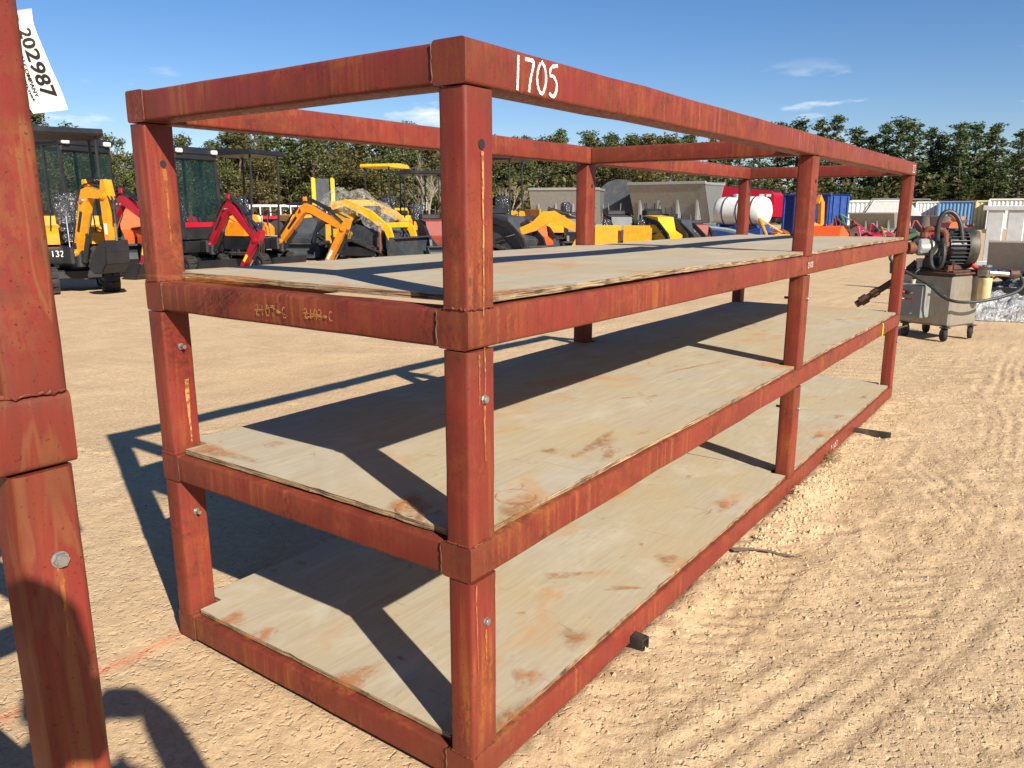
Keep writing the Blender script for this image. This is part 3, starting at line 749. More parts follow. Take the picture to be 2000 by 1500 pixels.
# dark square tubes the rack stands on
for p, rz, lab in ((Vector((.86, -.05, 0)), 1.5, 'short rusty square steel tube under the near half of the rack'), (Vector((4.03, -.22, 0)), 1.62, 'dark square steel tube sticking out under the far half of the rack')):
    t = empty('square_tube', (p.x, p.y, -.012), rz, 1, lab, 'steel tube')
    b = MB(); s_, k_ = .042, .004
    for dy, dz, sy, sz in ((0, s_/2-k_/2, s_, k_), (0, -s_/2+k_/2, s_, k_), (s_/2-k_/2, 0, k_, s_-2*k_), (-s_/2+k_/2, 0, k_, s_-2*k_)):
        b.box((.5, dy, .023+dz), (1.0, sy, sz), .0006)
    b.build('tube_wall', 'dark_tube', t)

# auction tag blowing out from the rack at the left
TL = [(2, 24), (6, 60), (14, 96), (26, 140), (43, 186), (65, 222)]
TR = [(62, 16), (66, 48), (80, 84), (100, 132), (118, 172), (133, 214)]
def tag_pt(u, v, lift=0.0):
    t = max(0, min(.9999, u))*5; i = int(t); f = t-i
    def ev(L_):
        p = [L_[max(0, i-1)], L_[i], L_[i+1], L_[min(5, i+2)]]
        return [.5*((2*p[1][k])+(-p[0][k]+p[2][k])*f+(2*p[0][k]-5*p[1][k]+4*p[2][k]-p[3][k])*f*f+(-p[0][k]+3*p[1][k]-3*p[2][k]+p[3][k])*f**3) for k in (0, 1)]
    a, c = ev(TL), ev(TR); px = a[0]+(c[0]-a[0])*v; py = a[1]+(c[1]-a[1])*v
    return ray(px, py, 1.075+.02*math.sin(u*3.0)+.018*(v-.5)*math.cos(u*4)-lift)
at = empty('auction_tag', tag_pt(0, .3), 0, 1, 'white paper auction tag numbered 202987 blowing beside the left post', 'tag')
o0 = Vector(at.location)
b = MB(); NU, NV = 24, 8
for side in (0, 1):
    b.add([tag_pt(i/NU, j/NV, -.0006*side)-o0 for i in range(NU+1) for j in range(NV+1)], [(i*(NV+1)+j, i*(NV+1)+j+1, (i+1)*(NV+1)+j+1, (i+1)*(NV+1)+j) for i in range(NU) for j in range(NV)])
b.build('paper_sheet', 'paper', at, 60, False)
def tag_text(s_, u0, u1, v0, v1, name='printed_number'):
    vs, fs = text_mesh(s_, 1.0)
    X0 = min(v[0] for v in vs); X1 = max(v[0] for v in vs); Y0 = min(v[1] for v in vs); Y1 = max(v[1] for v in vs)
    b = MB(); b.add([tag_pt(u0+(u1-u0)*(v[0]-X0)/(X1-X0), v0+(v1-v0)*(v[1]-Y0)/(Y1-Y0), .0012)-o0 for v in vs], fs); b.build(name, 'ink', at, 0, False)
tag_text('202987', .22, .86, .47, .86); tag_text('AUCTION COMPANY', .25, .84, .30, .40, 'printed_line'); tag_text('njauction.net', .46, .87, .17, .27, 'printed_line')
b = MB(); b.add([tag_pt(.10+.075*math.sin(2*math.pi*i/20), .36+.2*math.cos(2*math.pi*i/20), .0012)-o0 for i in range(20)], [tuple(range(20))]); b.build('red_seal', 'tag_seal', at, 0, False)
hang = Vector((-.93, -.06, 1.80))
b = MB(); b.tube([tag_pt(.03, .3)-o0, (tag_pt(.03, .3)-o0)+Vector((-.01, .02, .05)), hang+Vector((0, .04, -.02))-o0, hang-o0], .0012, 5, 0, 2); b.build('wire_tie', 'zinc', at)
# ------------------------------------------------------------------ the photographer (outside the frame, shadow inside it)
def person():
    f = Vector((math.cos(YAW), math.sin(YAW), 0)); r = Vector((math.sin(YAW), -math.cos(YAW), 0)); up = Vector((0, 0, 1))
    base = CAM-f*.27+r*.033; base.z = 0
    def P(a, c, z): return f*a+r*c+up*z          # forward, right, up
    V = []; E_ = []; Rr = []
    def add(p, rad, par=None):
        V.append(p); Rr.append(rad if isinstance(rad, tuple) else (rad, rad))
        if par is not None: E_.append((par, len(V)-1))
        return len(V)-1
    pel = add(P(0, 0, .96), (.16, .12)); ab = add(P(0, 0, 1.12), (.15, .11), pel); ch = add(P(.01, 0, 1.32), (.17, .125), ab)
    nk = add(P(.02, 0, 1.47), .062, ch); nk2 = add(P(.05, 0, 1.54), .058, nk)
    hd = add(P(.075, 0, 1.62), (.078, .092), nk2); hd2 = add(P(.07, 0, 1.69), (.076, .09), hd); add(P(.06, 0, 1.745), (.05, .06), hd2)
    chin = add(P(.14, 0, 1.575), .035, hd); nose = add(P(.168, 0, 1.635), .014, hd)
    for s in (-1, 1):
        hip = add(P(0, .1*s, .90), .092, pel); kn = add(P(.02, .115*s, .50), .062, hip); an = add(P(-.01, .12*s, .10), .045, kn)
        he = add(P(-.03, .12*s, .045), .042, an); bl = add(P(.10, .135*s, .04), .042, an); add(P(.19, .14*s, .03), .03, bl)
    hands = {1: P(.268, .155, 1.525), -1: P(.23, -.09, 1.47)}
    elb = {1: P(.17, .30, 1.26), -1: P(.08, -.30, 1.2)}
    for s in (-1, 1):
        sh = add(P(0, .185*s, 1.42), .074, ch); el = add(elb[s], .062, sh)
        h = hands[s]; wr = add(elb[s].lerp(h, .78), .05, el); pm = add(elb[s].lerp(h, .97), .058, wr)
        d = (h-elb[s]).normalized(); side = r*s
        for k, (ln, oz) in enumerate(((.060, .022), (.066, .006), (.060, -.010), (.048, -.026))):
            q = V[pm]-side*.03+up*(oz*1.15+.012)-f*.006; a = add(q, .0145, pm); c = add(q+(-side*.95+up*.08-f*.05).normalized()*ln*.95, .0135, a); add(V[c]+(-side*.95-up*.12).normalized()*ln*.8, .012, c)
        t = add(V[pm]-side*.022-f*.02+up*.022, .011, pm); add(V[t]-side*.03+up*.012-f*.008, .009, t)
    me = bpy.data.meshes.new('person'); me.from_pydata([tuple(v) for v in V], E_, []); me.update()
    o = bpy.data.objects.new('person', me); COL.objects.link(o); o.location = base; o.scale = (.975, .975, .975)
    sk = o.modifiers.new('skin', 'SKIN'); sk.use_smooth_shade = True
    for i, s in enumerate(me.skin_vertices[0].data): s.radius = Rr[i]; s.use_root = (i == 0)
    sb = o.modifiers.new('sub', 'SUBSURF'); sb.levels = 2; sb.render_levels = 2
    k = NM('person_clothes', .85, 0, .2); sx = k.n('SeparateXYZ'); k.l(k.vec(), sx.inputs[0])
    col = k.ramp(sx.outputs[2], (0., lin('#2a2420')), (.05, lin('#2a2420')), (.052, lin('#2c3a52')), (.5, lin('#2c3a52')))
    col = k.mix(k.math('GREATER_THAN', sx.outputs[2], .98), col, lin('#58636e'))
    col = k.mix(k.math('GREATER_THAN', sx.outputs[2], 1.485), col, lin('#b98a6c'))
    for s in (-1, 1):
        dn = k.n('VectorMath'); dn.operation = 'DISTANCE'; k.l(k.vec(), dn.inputs[0]); dn.inputs[1].default_value = hands[s]
        col = k.mix(k.math('LESS_THAN', dn.outputs['Value'], .13), col, lin('#b98a6c'))
    k.base(col); k.bump(k.noise(30, 4), .2, .004); me.materials.append(k.m)
    tag(o, 'person in a grey shirt and jeans taking the picture, seen only as a shadow', 'person')
    # cap of short hair, eyes, ears, mouth as children
    b = MB(); n1, n2 = 16, 8; c0 = P(.06, 0, 1.67)
    vs = []; fs = []
    for i in range(n2+1):
        th = (i/n2)*math.pi*.56
        for j in range(n1):
            a = 2*math.pi*j/n1; e = f*math.cos(a)*.112*math.sin(th)+r*math.sin(a)*.095*math.sin(th)+up*.115*math.cos(th)
            if math.cos(a) > .4 and th > 1.1: e *= .86
            vs.append(c0+e)
    for i in range(n2):
        for j in range(n1): fs.append((i*n1+j, i*n1+(j+1) % n1, (i+1)*n1+(j+1) % n1, (i+1)*n1+j))
    b.add(vs, fs).build('hair', 'bark', o, 60)
    for s in (-1, 1):
        b = MB(); b.lathe([(.0, -.011), (.008, -.008), (.011, 0), (.008, .008), (0, .011)], P(.150, .032*s, 1.655), (0, 0, 1), 10); b.build('eye', 'white_plastic', o, 60)
        b = MB(); b.lathe([(.0, -.03), (.016, -.022), (.02, 0), (.016, .022), (0, .03)], P(.06, .084*s, 1.64), (0, 0, 1), 10); b.build('ear', 'timber', o, 60)
    ph = empty('phone', CAM-f*.012-up*.0, YAW, 1, 'black phone the photographer holds up sideways, seen only as a shadow', 'phone')
    b = MB(); b.box((-.006, -.070, .028), (.0085, .163, .078), .003); b.build('phone_body', 'black_paint', ph)
    b = MB(); b.box((-.0108, -.070, .028), (.0006, .150, .070)); b.build('screen', 'ink', ph)
person()
# ------------------------------------------------------------------ machinery yard
def track_unit(root, y, wd, ln, hg, mat='rubber', tri=False, lugs=26, x0=0.0):
    """rubber crawler track: loop with lugs, wheels inside"""
    r = hg/2; out = []
    if tri: key = [(-ln/2, .10), (-ln/2+.12, .0), (ln/2-.16, .0), (ln/2, .14), (ln/2-.10, .26), (-ln*.12, hg), (-ln*.32, hg)]
    else:
        key = [(-ln/2+r+r*math.cos(a), r+r*math.sin(a)) for a in np.linspace(math.pi/2, 3*math.pi/2, 9)]+[(ln/2-r+r*math.cos(a), r+r*math.sin(a)) for a in np.linspace(-math.pi/2, math.pi/2, 9)]
    key = [(a+x0, c) for a, c in key]
    cx = sum(k[0] for k in key)/len(key); cz = sum(k[1] for k in key)/len(key)
    b = MB(); n = len(key); inn = [(cx+(a-cx)*(1-.05/ln*2), cz+(c-cz)*(1-.09/hg)) for a, c in key]
    for i in range(n):
        j = (i+1) % n; b.prism([key[i], key[j], inn[j], inn[i]], y-wd/2, y+wd/2)
    per = [0]
    for i in range(n): per.append(per[-1]+math.dist(key[i], key[(i+1) % n]))
    for k in range(lugs):
        s = per[-1]*k/lugs; i = max(q for q in range(n) if per[q] <= s); t = (s-per[i])/max(1e-6, per[i+1]-per[i])
        a, c = key[i], key[(i+1) % n]; x, z = a[0]+(c[0]-a[0])*t, a[1]+(c[1]-a[1])*t
        an = math.atan2(c[1]-a[1], c[0]-a[0])
        for sy in (-1, 1):
            b.box((x, y+sy*wd*.23, z), (.035, wd*.44, .045), .004, (0, -an, sy*.25))
    t_ = b.build('track', mat, root, 30)
    wheels = [(-ln/2+r+x0, r, r*.78), (ln/2-r+x0, r, r*.78)] if not tri else [(-ln/2+.13+x0, .13, .10), (ln/2-.16+x0, .15, .11), (-ln*.22+x0, hg-.16, .13)]
    for x, z, q in wheels:
        b = MB(); b.lathe([(0, -wd*.46), (q*.3, -wd*.46), (q*.5, -wd*.36), (q*.95, -wd*.42), (q, -wd*.3), (q, wd*.3), (q*.95, wd*.42), (q*.5, wd*.36), (q*.3, wd*.46), (0, wd*.46)], (x, y, z), (0, 1, 0), 14); b.build('track_wheel', 'black_paint', t_)
    b = MB(); b.box((x0, y, r*.95), (ln*.62, wd*.7, hg*.34), .015)
    for k in range(4): b.cyl((x0-ln*.27+k*ln*.18, y-wd*.4, .075), (x0-ln*.27+k*ln*.18, y+wd*.4, .075), .06, 10)
    b.build('track_frame', 'black_paint', t_)
    return t_
def hydraulic(root, a, c, r=.03, split=.55, barrel='black_paint'):
    a = Vector(a); c = Vector(c); m_ = a.lerp(c, split)
    b = MB(); b.cyl(a, m_, r, 10); b.cyl(a-(c-a).normalized()*.03, a, r*1.25, 10); b.cyl(m_-(c-a).normalized()*.03, m_, r*1.2, 10)
    o = b.build('cylinder_barrel', barrel, root)
    b = MB(); b.cyl(m_, c, r*.5, 8); b.build('cylinder_rod', 'chrome', o); return o
def excavator(loc, rz, sc, paint, label, cab=False, house=0.0, boom=((0, 0), (.62, .66), (1.45, .22)), stick=(1.0, -.55), roofm='black_paint', blade=True, skirt='black_paint', bucket=True, swing=0.0, curl=0.0):
    root = empty('mini_excavator', loc, rz, sc, label, 'excavator', 'mini excavators in the yard')
    for s in (-1, 1): track_unit(root, s*.40, .21, 1.35, .37)
    b = MB(); b.box((0, 0, .26), (.7, .62, .14), .02); b.cyl((0, 0, .30), (0, 0, .45), .24, 18); b.build('undercarriage', 'black_paint', root)
    if blade:
        b = MB(); b.prism([(.86, .03), (.92, .02), (.90, .15), (.93, .29), (.88, .30), (.85, .16)], -.50, .50)
        for s in (-1, 1): b.box((.66, s*.2, .18), (.46, .06, .08), .01)
        b.build('dozer_blade', skirt, root)
    # slewing house lives in its own rotated frame
    ch, sh = math.cos(house), math.sin(house)
    def H(mb):
        mb.v = [(x*ch-y*sh, x*sh+y*ch, z) for x, y, z in mb.v]; return mb
    b = MB(); b.prism([(-.52, .44), (.48, .44), (.52, .52), (.52, .66), (-.60, .70), (-.62, .52)], -.46, .46); H(b).build('floor_skirt', skirt, root)
    b = MB()
    prof = [(-.64, .703), (-.22, .703), (-.22, .98), (-.30, 1.12), (-.52, 1.12), (-.62, 1.02)]
    b.prism(prof, -.46, .46)
    hood = H(b).build('engine_hood', paint, root, 25)
    b = MB(); b.box((-.648, 0, .84), (.012, .5, .16), .004)
    for k in range(5): b.box((-.42, .463, .78+k*.05), (.22, .006, .018))
    for k in range(5): b.box((-.42, -.463, .78+k*.05), (.22, .006, .018))
    H(b).build('vent_louvres', 'black_paint', root)
    for y0_, y1_ in ((.20, .455), (-.455, -.20)): b = MB(); b.prism([(-.218, .703), (.16, .703), (.16, .86), (.05, .95), (-.218, .98)], y0_, y1_); H(b).build('side_console', paint, root, 25)
    b = MB(); b.box((-.06, 0, .92), (.40, .38, .10), .03); b.box((-.06, 0, .80), (.30, .30, .16), .02); b.box((-.25, 0, 1.22), (.11, .40, .50), .045, (0, -.16, 0)); H(b).build('seat', 'wrapped_seat', root, 40)
    for s in (-1, 1):
        b = MB(); b.cyl((.12, s*.3, .9), (.2, s*.28, 1.16), .010, 6); b.box((.205, s*.279, 1.19), (.035, .035, .07), .012); H(b).build('control_lever', 'black_paint', root)
    b = MB()
    for s in (-.09, .09): b.cyl((.36, s, .66), (.30, s, 1.12), .009, 6)
    H(b).build('travel_levers', 'chrome', root)
    if not cab:
        b = MB(); b.prism([(-.66, 2.30), (-.60, 2.37), (-.1, 2.40), (.46, 2.37), (.52, 2.30), (.50, 2.27), (-.64, 2.27)], -.50, .50); H(b).build('canopy_roof', roofm, root, 30)
        for x, y, x1 in ((-.56, .40, -.52), (-.56, -.40, -.52), (.30, .40, .40), (.30, -.40, .40)):
            b = MB(); z0 = 1.10 if x < 0 else .66
            b.tube([(x, y, z0), (x1, y, 1.8), (x1, y, 2.28)], .022, 8); H(b).build('canopy_post', 'black_paint', root)
        b = MB(); b.tube([(.30, .4, 1.15), (.1, .44, 1.18), (-.2, .44, 1.1)], .014, 6, 0, 1); b.tube([(.30, -.4, 1.15), (.1, -.44, 1.18), (-.2, -.44, 1.1)], .014, 6, 0, 1); H(b).build('hand_rail', 'black_paint', root)
    else:
        z0, z1 = .70, 2.34; x0, x1, xt = -.58, .50, .40; yy = .47
        b = MB(); t = .045
        for y in (-yy, yy):
            for p, q in (((x0, z0), (x0+.02, z1)), ((x1, z0), (xt, z1)), ((-.05, z0), (-.05, z1))): b.tube([(p[0], y, p[1]), (q[0], y, q[1])], t*.75, 6)
            b.box(((x0+x1)/2, y, z0+.16), (x1-x0, .05, .34), .01); b.box(((x0+xt)/2, y, z1), (xt-x0+.1, .06, .10), .02)
        b.box((x1-.01, 0, z0+.16), (.05, 2*yy, .34), .01); b.box((x0, 0, z0+.25), (.05, 2*yy, .5), .01)
        b.box((xt+.02, 0, z1-.04), (.07, 2*yy, .2), .02); b.box((x0+.02, 0, z1-.02), (.07, 2*yy, .12), .02)
        H(b).build('cab_frame', 'black_paint', root, 30)
        b = MB(); b.prism([(x0-.05, z1+.04), (x0, z1+.10), (xt-.05, z1+.11), (xt+.08, z1+.06), (xt+.08, z1-.02), (x0-.05, z1-.02)], -yy-.03, yy+.03); H(b).build('cab_roof', 'black_paint', root, 30)
        b = MB(); b.box((x1+.022, 0, z0+.27), (.02, 2*yy-.1, .10), .006)
        for s in (-1, 1): b.box((0.0, s*(yy+.03), z0+.27), (.9, .02, .10), .006)
        H(b).build('trim_panel', paint, root)
        for y in (-yy, yy):
            for p in (((x0+.04, z0+.34), (-.08, z0+.34), (-.08, z1-.06), (x0+.06, z1-.06)), ((-.02, z0+.34), (x1-.07, z0+.34), (xt-.04, z1-.06), (-.02, z1-.06))):
                b = MB(); b.prism(list(p), y-.006, y+.006); H(b).build('window_pane', 'tinted_glass', root, 0)
        b = MB(); b.add([(x1-.03, -yy+.05, z0+.34), (x1-.03, yy-.05, z0+.34), (xt+.0, yy-.05, z1-.14), (xt+.0, -yy+.05, z1-.14)], [(0, 1, 2, 3)]); H(b).build('windscreen', 'tinted_glass', root, 0)
        for s in (-1, 1):
            b = MB(); b.box((xt+.10, s*.40, z1+.02), (.07, .13, .08), .015); H(b).build('work_light', 'white_plastic', root)
        b = MB(); b.tube([(x1-.02, .51, 1.35), (x1+.03, .54, 1.5), (x1-.02, .52, 1.85)], .012, 6, 0, 1); H(b).build('grab_handle', 'black_paint', root)
    # swing post, boom, stick, bucket
    px, pz = .72, .60
    cs, ss = math.cos(swing), math.sin(swing)
    def A(mb):
        mb.v = [((x-px)*cs-y*ss+px, (x-px)*ss+y*cs, z) for x, y, z in mb.v]; return H(mb)
    b = MB(); b.box((.62, 0, .55), (.22, .26, .26), .03); b.cyl((px, 0, .40), (px, 0, .74), .07, 12); A(b).build('swing_post', skirt, root)
    B = [(px+x, pz+z) for x, z in boom]; S1 = B[-1]; S2 = (px+stick[0], pz+stick[1])
    e = Vector((B[1][0], B[1][1])); pre = Vector(B[0]).lerp(e, .86); post = e.lerp(Vector(B[2]), .16); mid = (e*2+pre+post)/4
    b = MB(); b.limb([B[0], tuple(pre), tuple(mid), tuple(post), B[2]], [.10, .15, .175, .155, .09], 0, .12)
    for p in (B[0], B[2]): b.cyl((p[0], -.085, p[1]), (p[0], .085, p[1]), .055, 12)
    bo = A(b).build('boom', paint, root, 30)
    sv = (Vector(S2)-Vector(S1)).normalized(); tail = Vector(S1)-sv*.22; nn = Vector((-sv.y, sv.x))
    b = MB(); b.limb([tuple(tail), S1, tuple(Vector(S1).lerp(Vector(S2), .3)), S2], [.06, .16, .125, .075], 0, .13); b.cyl((S1[0], -.1, S1[1]), (S1[0], .1, S1[1]), .04, 10); A(b).build('stick', paint, root, 30)
    for p in (B[0], tuple(pre), B[2], S2):
        c_ = MB(); c_.cyl((p[0], -.095, p[1]), (p[0], .095, p[1]), .026, 10); A(c_).build('pivot_pin', 'chrome', root)
    c_ = MB(); dk = Vector(B[0]).lerp(e, .35); dk2 = Vector(B[0]).lerp(e, .68)
    for y_ in (-.063, .063): c_ = MB(); c_.limb([tuple(dk), tuple(dk2)], [.05, .055], y_, .004); A(c_).build('boom_decal', 'black_paint', root)
    c_ = MB(); w0 = Vector(S1).lerp(Vector(S2), .55); w1 = Vector(S1).lerp(Vector(S2), .78)
    for y_ in (-.068, .068): c_ = MB(); c_.limb([tuple(w0), tuple(w1)], [.06, .05], y_, .004); A(c_).build('warning_decal', 'yellow_decal' if paint == 'crimson_paint' else 'white_sheet', root)
    def AC(a, c, r=.032):
        def T(p):
            x, y, z = p; x2, y2 = (x-px)*cs-y*ss+px, (x-px)*ss+y*cs; return (x2*ch-y2*sh, x2*sh+y2*ch, z)
        return hydraulic(root, T(a), T(c), r)
    lo = Vector(B[0]).lerp(e, .7)
    AC((px+.10, 0, pz-.10), (lo.x+.13, 0, lo.y-.04), .034)
    topm = e+Vector((.02, .15)); AC((topm.x, 0, topm.y), (tail.x, 0, tail.y), .036)
    s_in = Vector(S1).lerp(Vector(S2), .12)+nn*.11*(1 if nn.x > 0 else -1); s_out = Vector(S1).lerp(Vector(S2), .9)+nn*.12*(1 if nn.x > 0 else -1)
    AC((s_in.x, 0, s_in.y), (s_out.x, 0, s_out.y), .03)
    b = MB(); b.box((topm.x-.02, 0, topm.y-.03), (.10, .10, .10), .015); A(b).build('boom_bracket', paint, root)
    for k, yy in enumerate((-.055, .0, .055)):
        b = MB(); q = [(px-.05, yy, pz+.1), (pre.x-.13-.03*k, yy, pre.y+.05+.02*k), (mid.x-.02, yy, mid.y+.15+.025*k), (post.x+.2, yy, post.y+.10), (S1[0]-.05, yy, S1[1]+.12), (S1[0]+.12, yy, S1[1]-.05), (s_in.x+.05, yy, s_in.y-.1)]
        b.tube(q, .011, 6, 0, 2); A(b).build('hydraulic_hose', 'rubber_hose', root)
    if bucket:
        q = Vector(S2); b = MB()
        cz = curl
        pts = [(0, .03), (.12, .02), (.05, -.12), (-.05, -.26), (-.20, -.32), (-.34, -.26), (-.38, -.12), (-.30, -.10), (-.16, -.02)]
        rot = lambda p: (q.x+p[0]*math.cos(cz)-p[1]*math.sin(cz), q.y+p[0]*math.sin(cz)+p[1]*math.cos(cz))
        P_ = [rot(p) for p in pts]
        for s in (-1, 1): b.prism(P_, s*.19-.008, s*.19+.008)
        for i in range(1, 6): 
            a, c = P_[i], P_[i+1]; v = Vector((c[0]-a[0], c[1]-a[1])).normalized(); nn2 = Vector((-v.y, v.x))*.014
            b.prism([a, c, (c[0]+nn2.x, c[1]+nn2.y), (a[0]+nn2.x, a[1]+nn2.y)], -.18, .18)
        for k in range(4): p = P_[6]; b.box((p[0], -.15+k*.1, p[1]+.03), (.03, .035, .12), .005)
        A(b).build('bucket', 'black_paint', root, 30)
    return root

def dist_at(py): return (CAM.z)*1558/(py-412)*1.0
def facing(px, rel):   # heading measured from the line of sight: 180 = towards the camera, -90 = to the right
    return az(px)+R_(rel)
p = along(138, 16.6); ex1 = excavator(p, facing(138, 184), 1.2, 'yellow_paint', 'yellow mini excavator with black canopy, chalk number 1324, its boom folded towards the camera', boom=((0, 0), (.32, .86), (.72, .80)), stick=(.70, .12), swing=.55, curl=.5, blade=False)
b = strokes('1324', (.5235, -.36, .54), (0, 1, 0), (0, 0, 1), .085, .012, .7, 3); b.build('chalk_number', 'chalk', ex1, 0)
p = along(150, 20.5); ex2 = excavator(p, facing(150, 214), 1.22, 'crimson_paint', 'red mini excavator with black glazed cab behind the canopy excavator at far left', cab=True, boom=((0, 0), (.60, .80), (1.25, .40)), stick=(1.0, -.35))
p = along(362, 20.0); ex4 = excavator(p, facing(362, 217), 1.16, 'crimson_paint', 'red mini excavator with black glazed cab just right of the rack corner post', cab=True, boom=((0, 0), (.60, .78), (1.30, .10)), stick=(.86, -.42))
p = along(492, 20.6); ex5 = excavator(p, facing(492, 228), 1.2, 'amber_paint', 'orange yellow mini excavator with black canopy, boom bent towards the loader', boom=((0, 0), (.66, .70), (1.55, .26)), stick=(1.05, -.50))
b = MB(); b.prism([(-.42, .16), (-.22, .26), (-.22, .20), (.0, .21), (.0, .11), (-.22, .12), (-.22, .06)], -.512, -.516); b.build('arrow_decal', 'yellow_decal', ex5, 0)
b = MB(); b.prism([(-.42, .16), (-.22, .26), (-.22, .20), (.0, .21), (.0, .11), (-.22, .12), (-.22, .06)], .512, .516); b.build('arrow_decal', 'yellow_decal', ex5, 0)
p = along(752, 34); ex8 = excavator(p, facing(752, 150), 1.40, 'lemon_paint', 'yellow canopied mini excavator far behind the wrapped track loader', roofm='lemon_paint', boom=((0, 0), (.5, .7), (1.1, .4)), stick=(.9, -.3))
p = along(822, 27); ex9 = excavator(p, facing(822, 205), 1.15, 'yellow_paint', 'yellow mini excavator with arched boom left of the near rack post', boom=((0, 0), (.7, .75), (1.35, .45)), stick=(1.2, -.25), roofm='black_paint')
p = along(975, 24.5); ex11 = excavator(p, facing(975, 160), 1.28, 'yellow_paint', 'canopied mini excavator half hidden behind the near rack post', boom=((0, 0), (.5, .4), (1.1, .1)), stick=(.9, -.3))

for i_, (px, d, rel, sc_, col_, lab) in enumerate(((590, 27.5, 150, 1.15, 'black_paint', 'dark mini excavator behind the bent orange boom'), (682, 30, 140, 1.15, 'amber_paint', 'orange mini excavator behind the wrapped loader'), (895, 30, 170, 1.2, 'yellow_paint', 'yellow mini excavator behind the near rack post'), (285, 25, 200, 1.1, 'amber_paint', 'orange mini excavator behind the rack corner post'), (1095, 31, 160, 1.0, 'black_paint', 'dark mini excavator under the left hopper'))):
    if i_ in (0, 1): excavator(along(px, d), facing(px, rel), sc_*.62, col_, lab, boom=((0, 0), (.5, .4), (1.1, .2)), stick=(.9, -.3))
    elif i_ != 3: excavator(along(px, d), facing(px, rel), sc_*.55, col_, lab, boom=((0, 0), (.6, .5), (1.2, .2)), stick=(.9, -.3))
def bucket_mesh(wd, hgt, dep):
    b = MB(); pr = [(0, 0), (dep, .02), (dep, .05), (.10, .10), (.04, hgt*.6), (.10, hgt), (.05, hgt), (-.03, hgt*.6)]
    b.prism(pr, -wd/2, wd/2)
    for s in (-1, 1): b.prism([(0, 0), (dep, .02), (dep-.06, .10), (.10, hgt), (.04, hgt), (-.02, hgt*.5)], s*wd/2-.012, s*wd/2+.012)
    b.box((.13, 0, hgt-.02), (.08, wd, .03), .008); return b
def track_loader(loc, rz, sc, paint, label, wrap=False, dark='charcoal_paint'):
    root = empty('track_loader', loc, rz, sc, label, 'loader', 'compact loaders in the yard')
    for s in (-1, 1): track_unit(root, s*.52, .26, 1.7, .62, tri=True, lugs=30)
    b = MB(); b.prism([(-.8, .35), (.55, .35), (.6, .7), (.1, .85), (-.85, 1.05)], -.38, .38); b.build('chassis', dark, root, 30)
    b = MB(); b.prism([(-.86, 1.05), (-.2, .9), (-.12, 1.35), (-.3, 1.45), (-.8, 1.40)], -.42, .42); b.build('engine_hood', paint, root, 25)
    for s in (-1, 1):
        b = MB(); b.prism([(-.55, .62), (-.1, .58), (-.05, .70), (-.15, .82), (-.55, .80)], s*.66-.02, s*.66+.02); b.build('side_cover', paint, root)
        b = MB(); b.limb([(-.75, 1.25), (-.3, 1.38), (.35, 1.12), (.80, .80), (.98, .34)], [.12, .15, .17, .16, .10], s*.50, .08); b.build('lift_arm', paint, root, 30)
        hydraulic(root, (-.55, s*.38, .8), (.2, s*.40, 1.1), .045)
        hydraulic(root, (.55, s*.3, .95), (.95, s*.3, .52), .035)
    b = MB(); b.box((.72, 0, .88), (.10, .9, .12), .015); b.build('cross_tube', paint, root)
    b = bucket_mesh(1.65, .58, .62); b.v = [(x+1.0, y, z+.05) for x, y, z in b.v]; b.build('bucket', dark, root)
    b = MB(); b.box((.0, 0, 1.06), (.3, .6, .5), .05); b.build('control_stand', 'black_paint', root)
    if wrap:
        rn = random.Random(5); b = MB(); nu, nv = 30, 18; vs = []
        for i in range(nu+1):
            for j in range(nv+1):
                u = i/nu; v = j/nv*2-1; x = -1.0+1.75*u; prof = 1.66-.60*max(0, (u-.35)/.65)**1.3
                z = prof-.42*abs(v)**2.4+.05*math.sin(u*17+v*3)+.04*math.sin(v*13-u*6)+rn.uniform(-.022, .022); vs.append((x+rn.uniform(-.03, .03), v*.70+rn.uniform(-.03, .03), z))
        b.add(vs, [(i*(nv+1)+j, i*(nv+1)+j+1, (i+1)*(nv+1)+j+1, (i+1)*(nv+1)+j) for i in range(nu) for j in range(nv)]); b.build('plastic_wrap', 'plastic_film', root, 25)
    return root
p = along(722, 22.5); track_loader(p, facing(722, 236), 1.2, 'lemon_paint', 'yellow compact track loader under crumpled plastic wrap with grey bucket', True)
def mini_loader(loc, rz, sc, paint, label, bucket=True):
    root = empty('stand_on_loader', loc, rz, sc, label, 'loader', 'compact loaders in the yard')
    for s in (-1, 1): track_unit(root, s*.34, .18, 1.05, .40, tri=True, lugs=20)
    b = MB(); b.prism([(-.45, .28), (.4, .28), (.45, .5), (.2, .62), (.1, .95), (-.35, 1.0), (-.5, .8)], -.28, .28); b.build('body', paint, root, 25)
    b = MB(); b.box((-.42, 0, 1.06), (.22, .5, .12), .02); b.build('control_panel', 'black_paint', root); b = MB(); b.box((-.58, 0, .22), (.28, .5, .05), .01); b.build('footplate', 'black_paint', root); b = MB(); b.box((-.2, 0, .83), (.3, .575, .12), .01); b.build('vent_band', 'black_paint', root)
    for s in (-1, 1):
        b = MB(); b.limb([(-.35, .92), (.15, .80), (.5, .5), (.62, .22)], [.1, .12, .12, .09], s*.33, .06); b.build('lift_arm', 'black_paint', root)
        b = MB(); b.cyl((-.46, s*.16, 1.1), (-.5, s*.18, 1.3), .014, 6); b.build('control_lever', 'black_paint', root)
        hydraulic(root, (-.1, s*.36, .5), (.35, s*.36, .62), .025)
    if bucket:
        b = bucket_mesh(.95, .36, .42); b.v = [(x+.64, y, z+.04) for x, y, z in b.v]; b.build('bucket', 'charcoal_paint', root)
    return root
